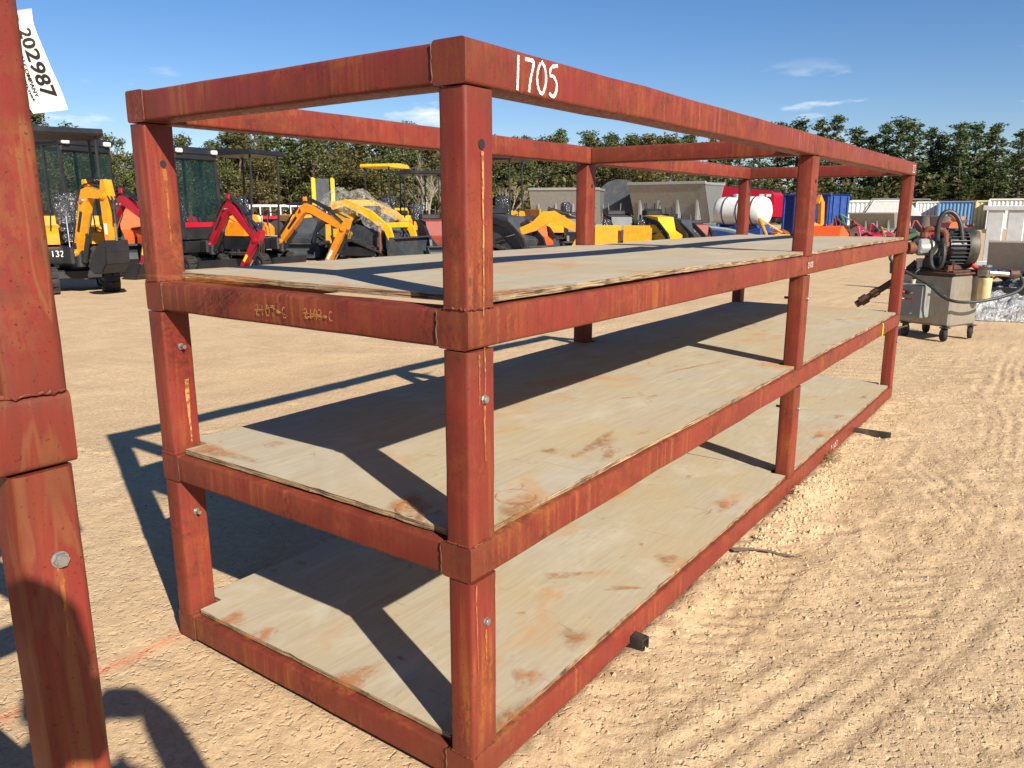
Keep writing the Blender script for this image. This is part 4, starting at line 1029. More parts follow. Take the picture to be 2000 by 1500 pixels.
for px, d, rel, sc, col, lab in (
    (250, 23.5, 200, 1.55, 'orange_paint', 'orange tracked loader between the two red excavators'),
    (1000, 21.6, 232, 1.35, 'charcoal_paint', 'black stand-on loader just right of the near rack post'),
    (1044, 23.0, 215, 1.15, 'orange_paint', 'low orange red tracked loader under the yellow digger arm'),
    (1295, 27, 225, 1.3, 'lemon_paint', 'yellow and black stand-on loader left of the white tank'),
    (1335, 28, 240, 1.2, 'charcoal_paint', 'dark stand-on loader beside the slate blue trailer'),
    (600, 25.5, 160, 1.25, 'charcoal_paint', 'black stand-on loader behind the bent orange boom'),
    (668, 26.5, 200, 1.2, 'black_paint', 'black stand-on loader left of the wrapped loader'),
    (772, 27.5, 170, 1.3, 'charcoal_paint', 'dark stand-on loader under the yellow canopy'),
    (1128, 26.0, 190, 1.25, 'black_paint', 'black stand-on loader left of the middle back post'),
    (1212, 27.5, 200, 1.3, 'charcoal_paint', 'black stand-on loader behind the two yellow boards'),
    (1275, 29.5, 180, 1.35, 'black_paint', 'black stand-on loader below the large hopper'),
    (1368, 29.0, 200, 1.0, 'dull_red_paint', 'dull red stand-on loader left of the white tank cradle'),
    (415, 24.0, 170, 1.2, 'black_paint', 'black stand-on loader behind the red cab excavator'),
    (850, 23.2, 200, 1.2, 'dull_red_paint', 'red stand-on loader tucked against the near rack post')):
    mini_loader(along(px, d), facing(px, rel), sc, col, lab)

# separate digger arm lying in front of the orange loader
ar = empty('digger_arm', along(1062, 21.5), facing(1062, 262), 1.25, 'yellow digger arm attachment with black thumb resting on the ground', 'digger arm')
b = MB(); b.limb([(-.75, .62), (-.2, .82), (.05, 1.02), (.2, 1.04), (.82, .74)], [.12, .2, .26, .24, .14], 0, .15); b.build('boom', 'yellow_paint', ar, 30)
b = MB(); b.limb([(.95, .92), (.88, .66), (.72, .40), (.48, .03)], [.10, .22, .18, .10], 0, .16); b.build('stick', 'yellow_paint', ar, 30)
b = MB(); b.limb([(.22, .55), (.33, .35), (.36, .08)], [.05, .10, .05], 0, .16); b.build('thumb', 'charcoal_paint', ar)
hydraulic(ar, (.12, 0, 1.18), (.93, 0, .98), .045); hydraulic(ar, (-.6, 0, .80), (-.1, 0, 1.05), .04); hydraulic(ar, (.9, .0, .55), (.62, 0, .05), .04)
b = MB(); b.box((-.7, 0, .28), (.4, .5, .5), .04); b.build('mount', 'black_paint', ar)
# ------------------------------------------------------------------ hydraulic power unit on casters
pc = gpt(1849, 668)
pu = empty('hydraulic_power_unit', (pc.x, pc.y, -.006), R_(-23), 1.0, 'grey steel hydraulic power unit on casters with rusty pump, motor and looped hoses', 'power unit')
TW, TD, TB, TT = .54, .62, .165, .745       # tank depth x, width y, bottom, top
b = MB(); b.box((TW/2, TD/2, (TB+TT)/2), (TW, TD, TT-TB), .025); tk = b.build('oil_tank', 'weathered_tank', pu)
b = MB(); b.box((TW/2, TD/2, TT+.012), (TW+.05, TD+.05, .022), .005); b.box((TW/2+.02, TD/2, TT+.034), (.5, .55, .022), .004); b.build('top_plate', 'brown_steel', tk)
b = MB(); b.box((-.075, .42, .44), (.145, .36, .38), .012); cp = b.build('control_box', 'grey_enamel', pu)
b = MB(); b.box((-.152, .42, .44), (.012, .345, .365), .006); b.build('box_door', 'grey_enamel', cp)
for y, z, mt, r in ((.53, .53, 'zinc', .016), (.47, .53, 'orange_paint', .017), (.425, .53, 'black_paint', .017), (.37, .53, 'zinc', .007), (.53, .41, 'zinc', .014), (.36, .30, 'zinc', .008), (.475, .465, 'white_plastic', .012)):
    b = MB(); b.cyl((-.158, y, z), (-.172, y, z), r*1.2, 14); b.cyl((-.172, y, z), (-.186, y, z), r, 14); b.build('push_button', mt, cp)
b = MB(); b.box((-.1595, .40, .462), (.002, .105, .026)); lb = b.build('warning_label', 'brick_label', cp, 0)
vs, fs = text_mesh('480 VOLTS', 1.0); X1 = max(v[0] for v in vs)
b = MB(); b.add([(-.1612, .445-v[0]/X1*.09, .4545+v[1]*.018) for v in vs], fs); b.build('label_text', 'ink', lb, 0)
b = MB(); b.cyl((-.08, .42, .63), (-.08, .42, .665), .022, 12); b.cyl((-.08, .42, .665), (-.08, .42, .675), .028, 12); b.build('cable_gland', 'cream_sheet', cp)
b = MB(); b.box((-.07, .15, .52), (.006, .22, .03), .002); b.build('bracket', 'zinc', pu)
for x, y, an in ((.02, .05, .9), (.50, .03, .4), (.05, .54, .2), (.49, .54, .9)):
    c = MB(); ca, sa = math.cos(an), math.sin(an)
    c.lathe([(.0, -.022), (.04, -.024), (.066, -.022), (.072, -.012), (.072, .012), (.066, .022), (.04, .024), (0, .022)], (x+.02*ca, y+.02*sa, .072), (-sa, ca, 0), 18); w_ = c.build('caster_wheel', 'rubber', pu)
    c = MB()
    for s in (-1, 1): c.box((x+.01*ca-s*.026*sa, y+.01*sa+s*.026*ca, (.11)), (.055, .004, .105), .001, (0, 0, an))
    c.box((x, y, .158), (.09, .09, .012), .003); c.cyl((x+.02*ca+.032*sa, y+.02*sa-.032*ca, .072), (x+.02*ca-.032*sa, y+.02*sa+.032*ca, .072), .012, 8); c.build('caster_fork', 'dark_tube', w_)
# electric motor with cooling fins
mc = Vector((.32, .24, TT+.28)); ax = Vector((.85, -.52, 0)).normalized()
b = MB(); b.lathe([(0, -.22), (.12, -.22), (.15, -.19), (.16, -.14), (.185, -.12), (.19, .08), (.215, .09), (.22, .14), (.20, .18), (.10, .20), (0, .20)], mc, ax, 28); mo = b.build('motor_body', 'black_paint', pu)
b = MB(); u = ax.cross(Vector((0, 0, 1))).normalized()
for k in range(30):
    a = 2*math.pi*k/30; e = u*math.cos(a)+Vector((0, 0, 1))*math.sin(a); t = ax.cross(e)
    b.box(mc+e*.205-ax*.02, (.19, .006, .04), 0, Matrix((ax, t, e)).transposed())
b.build('cooling_fins', 'charcoal_paint', mo, 0)
b = MB(); b.lathe([(.225, .07), (.232, .09), (.232, .175), (.215, .19)], mc, ax, 28); b.build('fan_cover', 'dark_tube', mo)
b = MB(); b.box((.32, .24, TT+.075), (.26, .24, .06), .01); b.build('motor_foot', 'brown_steel', pu)
# pump, valve block and rusty pipework
b = MB(); b.cyl(mc-ax*.22, mc-ax*.28, .11, 16); b.cyl(mc-ax*.28, mc-ax*.39, .085, 14); b.box(mc-ax*.36+Vector((0, 0, .02)), (.13, .15, .17), .02, (0, 0, -.5)); b.build('pump', 'stainless', pu)
b = MB(); q = mc-ax*.39
b.cyl(q, q-ax*.06, .055, 12); b.cyl(q-ax*.06, q-ax*.12, .07, 12); b.cyl(q-ax*.12, q-ax*.16, .04, 6); b.cyl(q-ax*.16, q-ax*.24, .026, 10); b.build('pipe_coupling', 'rust_steel', pu)
b = MB(); b.tube([mc-ax*.34+Vector((0, 0, .09)), mc-ax*.34+Vector((0, 0, .18)), mc-ax*.27+Vector((-.05, 0, .22)), mc-ax*.16+Vector((-.08, -.02, .21)), mc-ax*.06+Vector((-.13, -.04, .18)), mc-ax*.05+Vector((-.16, -.05, .05)), mc-ax*.06+Vector((-.15, -.05, -.12)), mc-ax*.1+Vector((-.12, -.03, -.24))], .034, 10, 0, 2)
for k, p_ in enumerate((mc-ax*.34+Vector((0, 0, .15)), mc-ax*.05+Vector((-.16, -.05, .05)), mc-ax*.09+Vector((-.13, -.04, -.2)))): b.cyl(p_-Vector((0, 0, .025)), p_+Vector((0, 0, .025)), .047, 8)
b.build('suction_pipe', 'rust_steel', pu)
b = MB(); b.box((.12, .30, TT+.12), (.16, .20, .15), .012); b.box((.12, .30, TT+.21), (.10, .12, .06), .01); b.cyl((.12, .2, TT+.12), (.12, .1, TT+.12), .03, 10); b.cyl((.04, .30, TT+.12), (-.02, .30, TT+.12), .028, 6); b.build('valve_block', 'black_paint', pu)
b = MB(); b.cyl((.12, .26, TT+.24), (.12, .26, TT+.36), .05, 12); b.cyl((.12, .26, TT+.36), (.12, .26, TT+.39), .03, 12); b.box((.20, .30, TT+.30), (.10, .14, .14), .015); b.build('solenoid', 'dark_tube', pu)
b = MB(); b.cyl((.08, .45, TT+.03), (.08, .45, TT+.13), .045, 12); b.cyl((.08, .45, TT+.13), (.08, .45, TT+.16), .055, 12); b.build('filler_cap', 'zinc', pu)
b = MB(); b.cyl((.08, .12, TT+.03), (.08, .12, TT+.05), .05, 12); b.cyl((.08, .12, TT+.05), (.08, .12, TT+.10), .035, 10); b.build('return_flange', 'rust_steel', pu)
# filter canister at the right
fc = Vector((.44, -.10, .60))
b = MB(); b.lathe([(0, -.16), (.05, -.155), (.068, -.13), (.07, .08), (.075, .09), (.075, .11), (0, .11)], fc, (0, 0, 1), 20); fl = b.build('filter_canister', 'cream_sheet', pu)
b = MB(); b.box(fc+Vector((0, 0, .17)), (.16, .17, .12), .03); b.cyl(fc+Vector((0, 0, .2)), fc+Vector((0, 0, .25)), .05, 14); b.cyl(fc+Vector((-.06, -.06, .17)), fc+Vector((.10, -.20, .16)), .03, 10); b.build('filter_head', 'chrome', fl)
b = MB(); b.cyl(fc+Vector((.10, -.20, .16)), fc+Vector((.16, -.26, .16)), .05, 8); b.build('swivel_fitting', 'brown_steel', fl)
b = MB(); b.cyl(fc+Vector((0, .06, .18)), fc+Vector((-.1, .12, .25)), .022, 8); b.build('red_cap', 'crimson_paint', fl)
# hoses
def hose(name, pts, r, mat='rubber_hose'):
    b = MB(); b.tube(pts, r, 10, 0, 3); return b.build(name, mat, pu)
hose('loop_hose', [(.10, .28, TT+.28), (.07, .30, TT+.46), (.08, .28, TT+.66), (.16, .22, TT+.70), (.22, .14, TT+.60), (.24, .10, TT+.38), (.25, .10, TT+.28)], .026)
hose('pressure_hose', [q-ax*.24, q-ax*.30+Vector((0, 0, -.02)), q-ax*.31+Vector((-.02, 0, -.16)), Vector((-.12, .20, .64)), Vector((-.14, .02, .50)), Vector((-.08, -.16, .46)), Vector((.20, -.34, .50)), fc+Vector((.12, -.36, .0)), fc+Vector((.18, -.28, .14)), fc+Vector((.15, -.25, .16))], .017)
hose('drain_hose', [mc-ax*.14+Vector((-.12, -.08, .1)), mc-ax*.12+Vector((-.2, -.14, .02)), mc-ax*.12+Vector((-.22, -.16, -.14)), mc-ax*.16+Vector((-.18, -.12, -.24)), mc-ax*.22+Vector((-.16, -.08, -.18)), mc-ax*.22+Vector((-.14, -.06, -.02))], .024)
hose('cable', [(-.08, .42, .67), (-.1, .40, .76), (-.02, .38, .80), (.08, .36, TT+.06)], .011)
hose('earth_cable', [(.02, .5, .13), (-.12, .54, .10), (-.2, .62, .03), (-.22, .80, .012)], .011, 'cream_sheet')
# long rusty pipe stub at the left with its coupling
a0, a1 = Vector((.12, TD+.02, TT-.02)), Vector((-.10, TD+.40, .38))
dd = (a1-a0).normalized()
b = MB(); b.cyl(a0+Vector((.05, -.1, .12)), a0, .055, 12); b.cyl(a0, a1, .038, 12); b.cyl(a1-dd*.20, a1-dd*.12, .05, 8); b.cyl(a1-dd*.06, a1+dd*.03, .058, 8); b.cyl(a1+dd*.03, a1+dd*.09, .040, 8)
b.build('pipe_stub', 'brown_steel', pu)
b = MB(); b.box(a0+Vector((-.02, .05, -.10)), (.14, .16, .16), .03); b.cyl(a0+Vector((-.02, .1, .05)), a0+Vector((-.03, .14, .2)), .03, 8); b.cyl(a0+Vector((-.08, .1, .0)), a0+Vector((-.10, .1, .12)), .05, 10); b.build('ball_valve', 'black_paint', pu)
b = MB(); b.box((.25, TD+.012, .36), (.42, .02, .4), .005); b.build('side_plate', 'brown_steel', pu)
# ------------------------------------------------------------------ other things standing in the yard
def hopper(loc, rz, sc, label, mat='stainless', length=3.4, ribs=4, hgt=1.45, leg=.9):
    root = empty('spreader_hopper', loc, rz, sc, label, 'hopper', 'steel spreader hoppers')
    top, bot = 1.0, .26; z0, z1 = leg, leg+hgt
    for s in (-1, 1):
        b = MB(); b.add([(-length/2, s*bot, z0), (length/2, s*bot, z0), (length/2, s*top, z1), (-length/2, s*top, z1), (-length/2, s*(bot-.02), z0+.02), (length/2, s*(bot-.02), z0+.02), (length/2, s*(top-.03), z1), (-length/2, s*(top-.03), z1)],
              [(0, 1, 2, 3), (7, 6, 5, 4), (3, 2, 6, 7), (0, 4, 5, 1), (0, 3, 7, 4), (1, 5, 6, 2)]); b.build('side_sheet', mat, root, 0)
        b = MB(); b.box((0, s*(top+.0), z1+.05), (length+.08, .09, .12), .02); b.build('top_rim', mat, root)
        for k in range(ribs):
            x = -length/2+length*(k+.5)/ribs; b = MB()
            b.prism([(s*(bot+.03), z0-.35), (s*(bot+.55), z0-.35), (s*(bot+.50), z0+.1), (s*(bot+(top-bot)*.62), z0+hgt*.62-.03), (s*bot+s*.01, z0-.02)], x-.04, x+.04, 'x'); b.build('rib', mat, root, 0)
    for s in (-1, 1):
        b = MB(); b.prism([(-bot+.02, z0+.02), (bot-.02, z0+.02), (top-.04, z1), (-top+.04, z1)], s*(length/2-.02)-.012, s*(length/2-.02)+.012, 'x'); b.build('end_sheet', 'zinc', root, 0)
        b = MB(); b.box((s*(length/2+.005), 0, z1+.02), (.07, 2*top, .10), .015); b.build('end_rim', mat, root)
    b = MB(); b.box((0, 0, z0-.10), (length+.5, .5, .16), .02)
    for s in (-1, 1): b.box((0, s*.72, z0-.42), (length+.3, .12, .14), .02)
    for x in (-length/2+.2, 0, length/2-.2): b.box((x, 0, z0-.36), (.1, 1.4, .1), .01)
    b.build('conveyor_frame', mat, root)
    for x in (-length/2+.25, length/2-.25):
        for s in (-1, 1): b = MB(); b.box((x, s*.72, (z0-.49)/2), (.12, .12, z0-.49), .01); b.build('leg', 'brown_steel', root)
    return root
hopper(along(1108, 37), facing(1108, 80), 1.0, 'grey steel hopper spreader left of the middle back post of the rack', length=3.2)
hopper(along(1318, 36), facing(1318, 66), 1.08, 'large grey steel hopper spreader left of the white tank', length=3.3)
hopper(along(1708, 52), facing(1708, 78), .75, 'small grey hopper among the far implements by the rack end', length=3.3, hgt=1.1, leg=.6)

# rounded dark grey hood behind the rack's middle post
gh = empty('grey_hood', along(1207, 38), facing(1207, 90), 1.0, 'dark grey moulded hood with rounded top between the two steel hoppers', 'hood')
b = MB(); pr = [(-.85, 1.35), (-.85, 2.5), (-.7, 2.72), (-.35, 2.85), (.1, 2.86), (.5, 2.75), (.8, 2.5), (.86, 1.6), (.5, 1.35)]
b.prism(pr, -.6, .6); b.build('shell', 'charcoal_paint', gh, 40)
b = MB(); b.prism([(-.05, 2.6), (.02, 2.78), (.35, 2.74), (.6, 2.62), (.5, 2.55)], -.61, -.605); b.prism([(-.75, 2.5), (-.6, 2.72), (-.3, 2.76), (-.4, 2.6)], -.61, -.605); b.build('light_patch', 'white_sheet', gh, 0)
b = MB(); b.box((0, 0, .67), (1.5, 1.0, .18), .03)
for x in (-.6, .6):
    for s in (-.4, .4): b.box((x, s, .29), (.14, .14, .58), .01)
b.box((0, 0, 1.05), (1.2, .8, .58), .05); b.build('base_frame', 'black_paint', gh)

def dumper(px, d, rel, sc, label, mat='yellow_paint'):
    root = empty('mini_dumper', along(px, d), facing(px, rel), sc, label, 'dumper', 'yellow mini dumpers')
    for s in (-1, 1): track_unit(root, s*.28, .18, 1.1, .32, lugs=18)
    b = MB(); b.box((0, 0, .36), (1.0, .5, .14), .02); b.build('chassis', 'black_paint', root)
    b = MB(); b.box((.62, 0, .66), (.03, .74, .62), .006); b.build('front_board', mat, root)
    for s in (-1, 1): b = MB(); b.box((.15, s*.36, .66), (.9, .03, .46), .006); b.build('side_board', mat, root)
    b = MB(); b.box((.15, 0, .455), (.9, .69, .03), .004); b.build('bed_floor', mat, root)
    b = MB(); b.box((-.45, 0, .62), (.4, .5, .36), .04); b.build('engine', 'black_paint', root)
    for s in (-1, 1): b = MB(); b.tube([(-.5, s*.2, .75), (-.8, s*.25, 1.0), (-.95, s*.27, 1.0)], .016, 6, 0, 1); b.build('handle', 'black_paint', root)
    b = MB(); b.box((-.25, .05, .98), (.2, .24, .3), .05); b.build('wrapped_seat', 'wrapped_seat', root, 40)
    return root
dumper(1184, 24.5, 186, 1.05, 'yellow mini dumper just right of the middle back post'); dumper(1248, 24.3, 176, 1.05, 'yellow mini dumper with scuffed front board left of the small loaders')
dumper(1085, 29.5, 120, 1.55, 'yellow dumper behind the digger arm'); dumper(985, 30, 190, 1.3, 'yellow dumper seen past the near rack post')
dumper(640, 29.5, 150, 1.3, 'yellow dumper behind the bent orange boom', 'amber_paint')
dumper(462, 27, 200, 1.35, 'cream white dumper behind the red cab excavator', 'cream_sheet')

# pallet of covered goods beneath the dumpers
# personnel lift mast
ml = empty('mast_lift', along(632, 27.0), facing(632, 200), 1.25, 'yellow mast lift with two upright channels behind the orange boom', 'mast lift')
for s in (-1, 1): b = MB(); b.box((0, s*.26, 1.45), (.07, .07, 1.1), .01); b.box((.05, s*.26, 1.45), (.025, .11, 1.05), .005); b.build('mast_channel', 'lemon_paint', ml)
b = MB(); b.box((-.05, 0, 1.6), (.06, .40, .75), .01); b.build('back_panel', 'charcoal_paint', ml)
b = MB(); b.box((.25, -.35, .98), (1.0, 1.6, .16), .02); b.build('platform', 'yellow_paint', ml)
b = MB(); b.box((.1, 0, .55), (1.0, .9, .6), .05); b.build('chassis', 'amber_paint', ml)
for x in (-.3, .45):
    for s in (-1, 1): b = MB(); b.lathe([(0, -.07), (.12, -.07), (.2, -.06), (.22, -.03), (.22, .03), (.2, .06), (.12, .07), (0, .07)], (x, s*.48, .22), (0, 1, 0), 16); b.build('wheel', 'rubber', ml)

# white tank on blue stand, red tank trailer, blue bin
tk = empty('white_tank', along(1450, 33), facing(1450, 62), 1.0, 'white horizontal plastic tank with dark straps on a blue cradle', 'tank')
b = MB(); prof = [(0, -1.12), (.35, -1.10), (.5, -1.02), (.56, -.9), (.575, -.62), (.55, -.60), (.575, -.58), (.58, -.02), (.555, 0), (.58, .02), (.575, .58), (.55, .60), (.575, .62), (.56, .9), (.5, 1.02), (.35, 1.10), (0, 1.12)]
b.lathe(prof, (0, 0, 1.42), (1, 0, 0), 28); b.build('tank_shell', 'white_plastic', tk, 40)
for x in (-.60, 0, .60): b = MB(); b.lathe([(.575, -.025), (.59, -.025), (.59, .025), (.575, .025)], (x, 0, 1.42), (1, 0, 0), 28); b.build('strap', 'charcoal_paint', tk)
b = MB(); b.cyl((.2, 0, 1.98), (.2, 0, 2.06), .2, 18); b.cyl((.2, 0, 2.06), (.2, 0, 2.09), .22, 18); b.build('lid', 'white_plastic', tk)
b = MB(); b.box((0, 0, .62), (2.2, 1.0, .36), .03)
for x in (-.8, 0, .8): b.box((x, 0, .85), (.12, 1.0, .14), .02)
b.build('cradle', 'blue_paint', tk)
for x in (-.9, .9):
    for s in (-1, 1): b = MB(); b.box((x, s*.42, .22), (.12, .12, .44), .01); b.build('leg', 'blue_paint', tk)
b = MB(); b.tube([(1.15, -.3, 1.75), (1.3, -.42, 1.3), (1.4, -.5, .6)], .04, 8); b.build('drain_pipe', 'slate_blue_paint', tk)

rt = empty('red_tank_trailer', along(1462, 43), facing(1462, 72), .88, 'dark red tank trailer with white lettering behind the white tank', 'trailer')
b = MB(); b.prism([(-1.7, 1.3), (1.6, 1.3), (1.75, 1.7), (1.75, 2.55), (1.6, 2.95), (1.2, 3.05), (-1.5, 2.75), (-1.7, 2.5)], -.9, .9); b.build('tank_body', 'crimson_paint', rt, 30)
b = MB(); b.box((-.4, 0, 2.86), (2.4, 1.2, .14), .03, (0, -.1, 0)); b.build('walkway', 'black_paint', rt)
b = MB()
for k in range(7): b.box((-1.2+k*.22, -.905, 2.35), (.15, .006, .10))
for k in range(6): b.box((-1.1+k*.2, -.905, 2.12), (.12, .006, .06))
for k in range(2): b.box((1.0+k*.38, -.905, 2.5), (.28, .006, .14))
b.v += [(-x, -y, z) for x, y, z in b.v]; nn_ = len(b.v)//2; b.f += [tuple(i+nn_ for i in f) for f in b.f]; b.mi += b.mi[:]; b.build('white_lettering', 'white_sheet', rt, 0)
b = MB(); b.box((0, 0, 1.15), (3.6, 1.0, .2), .03); b.build('chassis', 'black_paint', rt)
for x in (-.5, .6):
    for s in (-1, 1): b = MB(); b.lathe([(0, -.14), (.25, -.14), (.45, -.12), (.52, -.08), (.52, .08), (.45, .12), (.25, .14), (0, .14)], (x, s*.85, .52), (0, 1, 0), 20); b.build('wheel', 'rubber', rt)
b = MB(); b.lathe([(0, -.1), (.2, -.1), (.5, -.14), (.55, 0), (.5, .14), (.2, .1), (0, .1)], (2.1, -.75, 1.15), (.3, 1, 0), 20); b.build('spare_wheel', 'rubber', rt)

bb = empty('blue_bin', along(1592, 45), facing(1592, 60), 1.0, 'tall blue steel dump bin behind the mid post of the rack', 'bin')
b = MB(); Lb, Wb, Hb, tb = 2.7, 1.9, 1.95, .07
for s in (-1, 1): b.box((0, s*(Wb/2-tb/2), Hb/2+.25), (Lb, tb, Hb), .01)
b.box((-Lb/2+tb/2, 0, Hb/2+.25), (tb, Wb-2*tb-.01, Hb), .01); b.box((Lb/2-tb/2, 0, Hb*.35+.25), (tb, Wb-2*tb-.01, Hb*.7), .01); b.box((0, 0, .30), (Lb-2*tb-.01, Wb-2*tb-.01, .06), .01); b.build('bin_wall', 'blue_paint', bb)
for s in (-1, 1):
    for k in range(5): b = MB(); b.box((-Lb/2+.12+k*(Lb-.24)/4, s*(Wb/2+.04), Hb/2+.25), (.1, .075, Hb-.04), .01); b.build('stiffener', 'blue_paint', bb)
    b = MB(); b.box((0, s*(Wb/2+.02), Hb+.30), (Lb+.1, .13, .1), .02); b.build('top_rail', 'blue_paint', bb)
for k in range(3): b = MB(); b.box((-Lb/2-.04, -.7+k*.7, Hb/2+.25), (.075, .1, Hb-.04), .01); b.build('stiffener', 'blue_paint', bb)
b = MB(); b.box((0, 0, .13), (Lb, 1.1, .18), .02); b.build('skid', 'black_paint', bb)
b = MB(); b.tube([(.9, -.9, 2.2), (.9, -.9, 2.75), (1.3, -.9, 2.75)], .035, 6); b.build('ladder_rail', 'blue_paint', bb)

tr = empty('trailer_frame', along(1405, 30), facing(1405, 285), 1.0, 'slate blue trailer drawbar with yellow wheel in front of the white tank', 'trailer')
for s in (-1, 1): b = MB(); b.tube([(-1.3, s*.42, .95), (.2, s*.4, .78), (1.5, s*.06, .5)], .07, 6); b.build('drawbar', 'slate_blue_paint', tr)
for x in (-1.0, -.2): b = MB(); b.box((x, 0, .86), (.12, .8, .1), .01); b.build('cross_member', 'slate_blue_paint', tr)
for s in (-1, 1):
    b = MB(); b.lathe([(.19, -.09), (.30, -.10), (.33, -.06), (.33, .06), (.30, .10), (.19, .09)], (-.55, s*.62, .33), (0, 1, 0), 20); w_ = b.build('wheel', 'rubber', tr)
    b = MB(); b.lathe([(0, -.05), (.07, -.06), (.1, -.03), (.19, -.08), (.19, .08), (.1, .03), (.07, .06), (0, .05)], (-.55, s*.62, .33), (0, 1, 0), 18); b.build('wheel_rim', 'lemon_paint', w_)
b = MB(); b.cyl((-.55, -.6, .33), (-.55, .6, .33), .04, 8); b.box((-.55, 0, .58), (.14, .7, .4), .02); b.cyl((1.5, 0, .5), (1.5, 0, 0), .035, 8); b.build('axle', 'black_paint', tr)

# long low trailers behind the excavators
for px, d, ln, m1, m2, lab in ((560, 52, 4.6, 'white_sheet', 'crimson_paint', 'long low white and red trailer behind the orange boom'), (690, 56, 3.8, 'white_sheet', 'charcoal_paint', 'long low white trailer behind the wrapped loader')):
    t = empty('flatbed_trailer', along(px, d), facing(px, 86), 1.0, lab, 'trailer')
    b = MB(); b.box((0, 0, 1.05), (ln, 1.8, .22), .03); b.build('deck', m2, t)
    b = MB(); b.box((0, 0, 1.75), (ln, 1.7, .14), .02); b.build('top_rail', m1, t)
    for k in range(8): b = MB(); b.box((-ln/2+.2+k*(ln-.4)/7, .85, 1.42), (.07, .06, .53), .01); b.build('stanchion', m1, t); b = MB(); b.box((-ln/2+.2+k*(ln-.4)/7, -.85, 1.42), (.07, .06, .53), .01); b.build('stanchion', m1, t)
    for x in (-.6, .6):
        for s_ in (-1, 1): b = MB(); b.lathe([(0, -.1), (.3, -.1), (.42, -.08), (.45, 0), (.42, .08), (.3, .1), (0, .1)], (x, s_*.8, .45), (0, 1, 0), 16); b.build('wheel', 'rubber', t)
    b = MB(); b.box((0, 0, .8), (ln*.9, .7, .26), .02); b.build('chassis', 'black_paint', t)
# stakes
for px, d, h_ in ((741, 21.5, 1.05), (811, 23.8, .80), (640, 20.4, .0)):
    if h_: b = MB(); b.box((0, 0, h_/2), (.07, .05, h_), .006); b.box((0, .03, h_/2), (.02, .03, h_-.01), .003); o = b.build('steel_stake', 'rust_steel'); o.location = along(px, d); o.rotation_euler = (0, .02, az(px)); tag(o, 'rusty steel stake in front of the wrapped loader bucket' if h_ > 1 else 'shorter rusty steel stake left of the near rack post', 'stake')

# implements lying on the sand
def implement(px, d, rel, sc, mat, kind, label):
    root = empty('farm_implement', along(px, d), facing(px, rel), sc, label, 'implement', 'farm implements laid out on the sand')
    if kind == 'rake':
        b = MB(); b.box((0, 0, .42), (.12, 1.7, .12), .02); b.box((.35, 0, .35), (.10, 1.5, .10), .02); b.build('tool_bar', mat, root)
        for k in range(9): b = MB(); b.tube([(0, -.76+k*.19, .4), (-.12, -.76+k*.19, .25), (-.05, -.76+k*.19, .0)], .018, 5); b.build('tine', 'brown_steel', root)
    elif kind == 'box':
        b = MB(); b.box((-.3, 0, .26), (.05, 1.7, .5), .01); b.box((.28, 0, .30), (.05, 1.68, .25), .01); b.build('blade', mat, root)
        for s in (-1, 1): b = MB(); b.prism([(-.35, .0), (.42, .0), (.42, .28), (.1, .52), (-.35, .52)], s*.86-.015, s*.86+.015); b.build('side_plate', mat, root)
        b = MB(); b.box((.0, 0, .5), (.10, 1.69, .10), .01); b.build('tool_bar', mat, root)
    elif kind == 'tiller':
        b = MB(); b.prism([(-.4, .15), (-.36, .5), (0, .62), (.34, .52), (.38, .3), (.3, .3), (.0, .5), (-.32, .4)], -.8, .8); b.build('hood', mat, root, 40)
        b = MB(); b.cyl((0, -.78, .26), (0, .78, .26), .06, 8)
        for k in range(12):
            a = k*.9; b.box((.13*math.cos(a), -.72+k*.13, .26+.13*math.sin(a)), (.26, .012, .05), 0, (0, -a, 0))
        b.build('rotor', 'brown_steel', root)
        b = MB(); b.box((.1, 0, .68), (.3, .26, .22), .04); b.build('gearbox', 'charcoal_paint', root)
    elif kind == 'plough':
        b = MB(); b.limb([(-.9, .5), (.1, .72), (.7, .5)], [.12, .14, .12], 0, .14); b.build('beam', mat, root)
        for k in range(3): b = MB(); b.prism([(-.75+k*.5, .0), (-.45+k*.5, .03), (-.5+k*.5, .42), (-.62+k*.5, .45), (-.72+k*.5, .2)], -.1-k*.08, .06-k*.08); b.build('share', 'dull_red_paint', root)
    elif kind == 'slab':
        b = MB()
        b.prism([(-.5, .0), (.45, .0), (.55, .2), (.35, .78), (.2, .82), (-.42, .55)], -.6, .6); b.build('casing', mat, root, 25)
        b = MB(); b.box((-.2, .0, .78), (.5, .1, .1), .02, (0, .35, 0)); b.box((.1, .3, .9), (.7, .07, .07), .01, (0, -.6, .2)); b.build('link_arm', 'rust_steel', root)
    if kind != 'slab':
        b = MB(); b.tube([(.25, -.42, .35), (.5, -.06, 1.0), (.5, .06, 1.0), (.25, .42, .35)], .045, 6); b.tube([(.5, 0, 1.0), (-.25, 0, .55)], .03, 6); b.build('hitch_frame', mat, root)
    return root
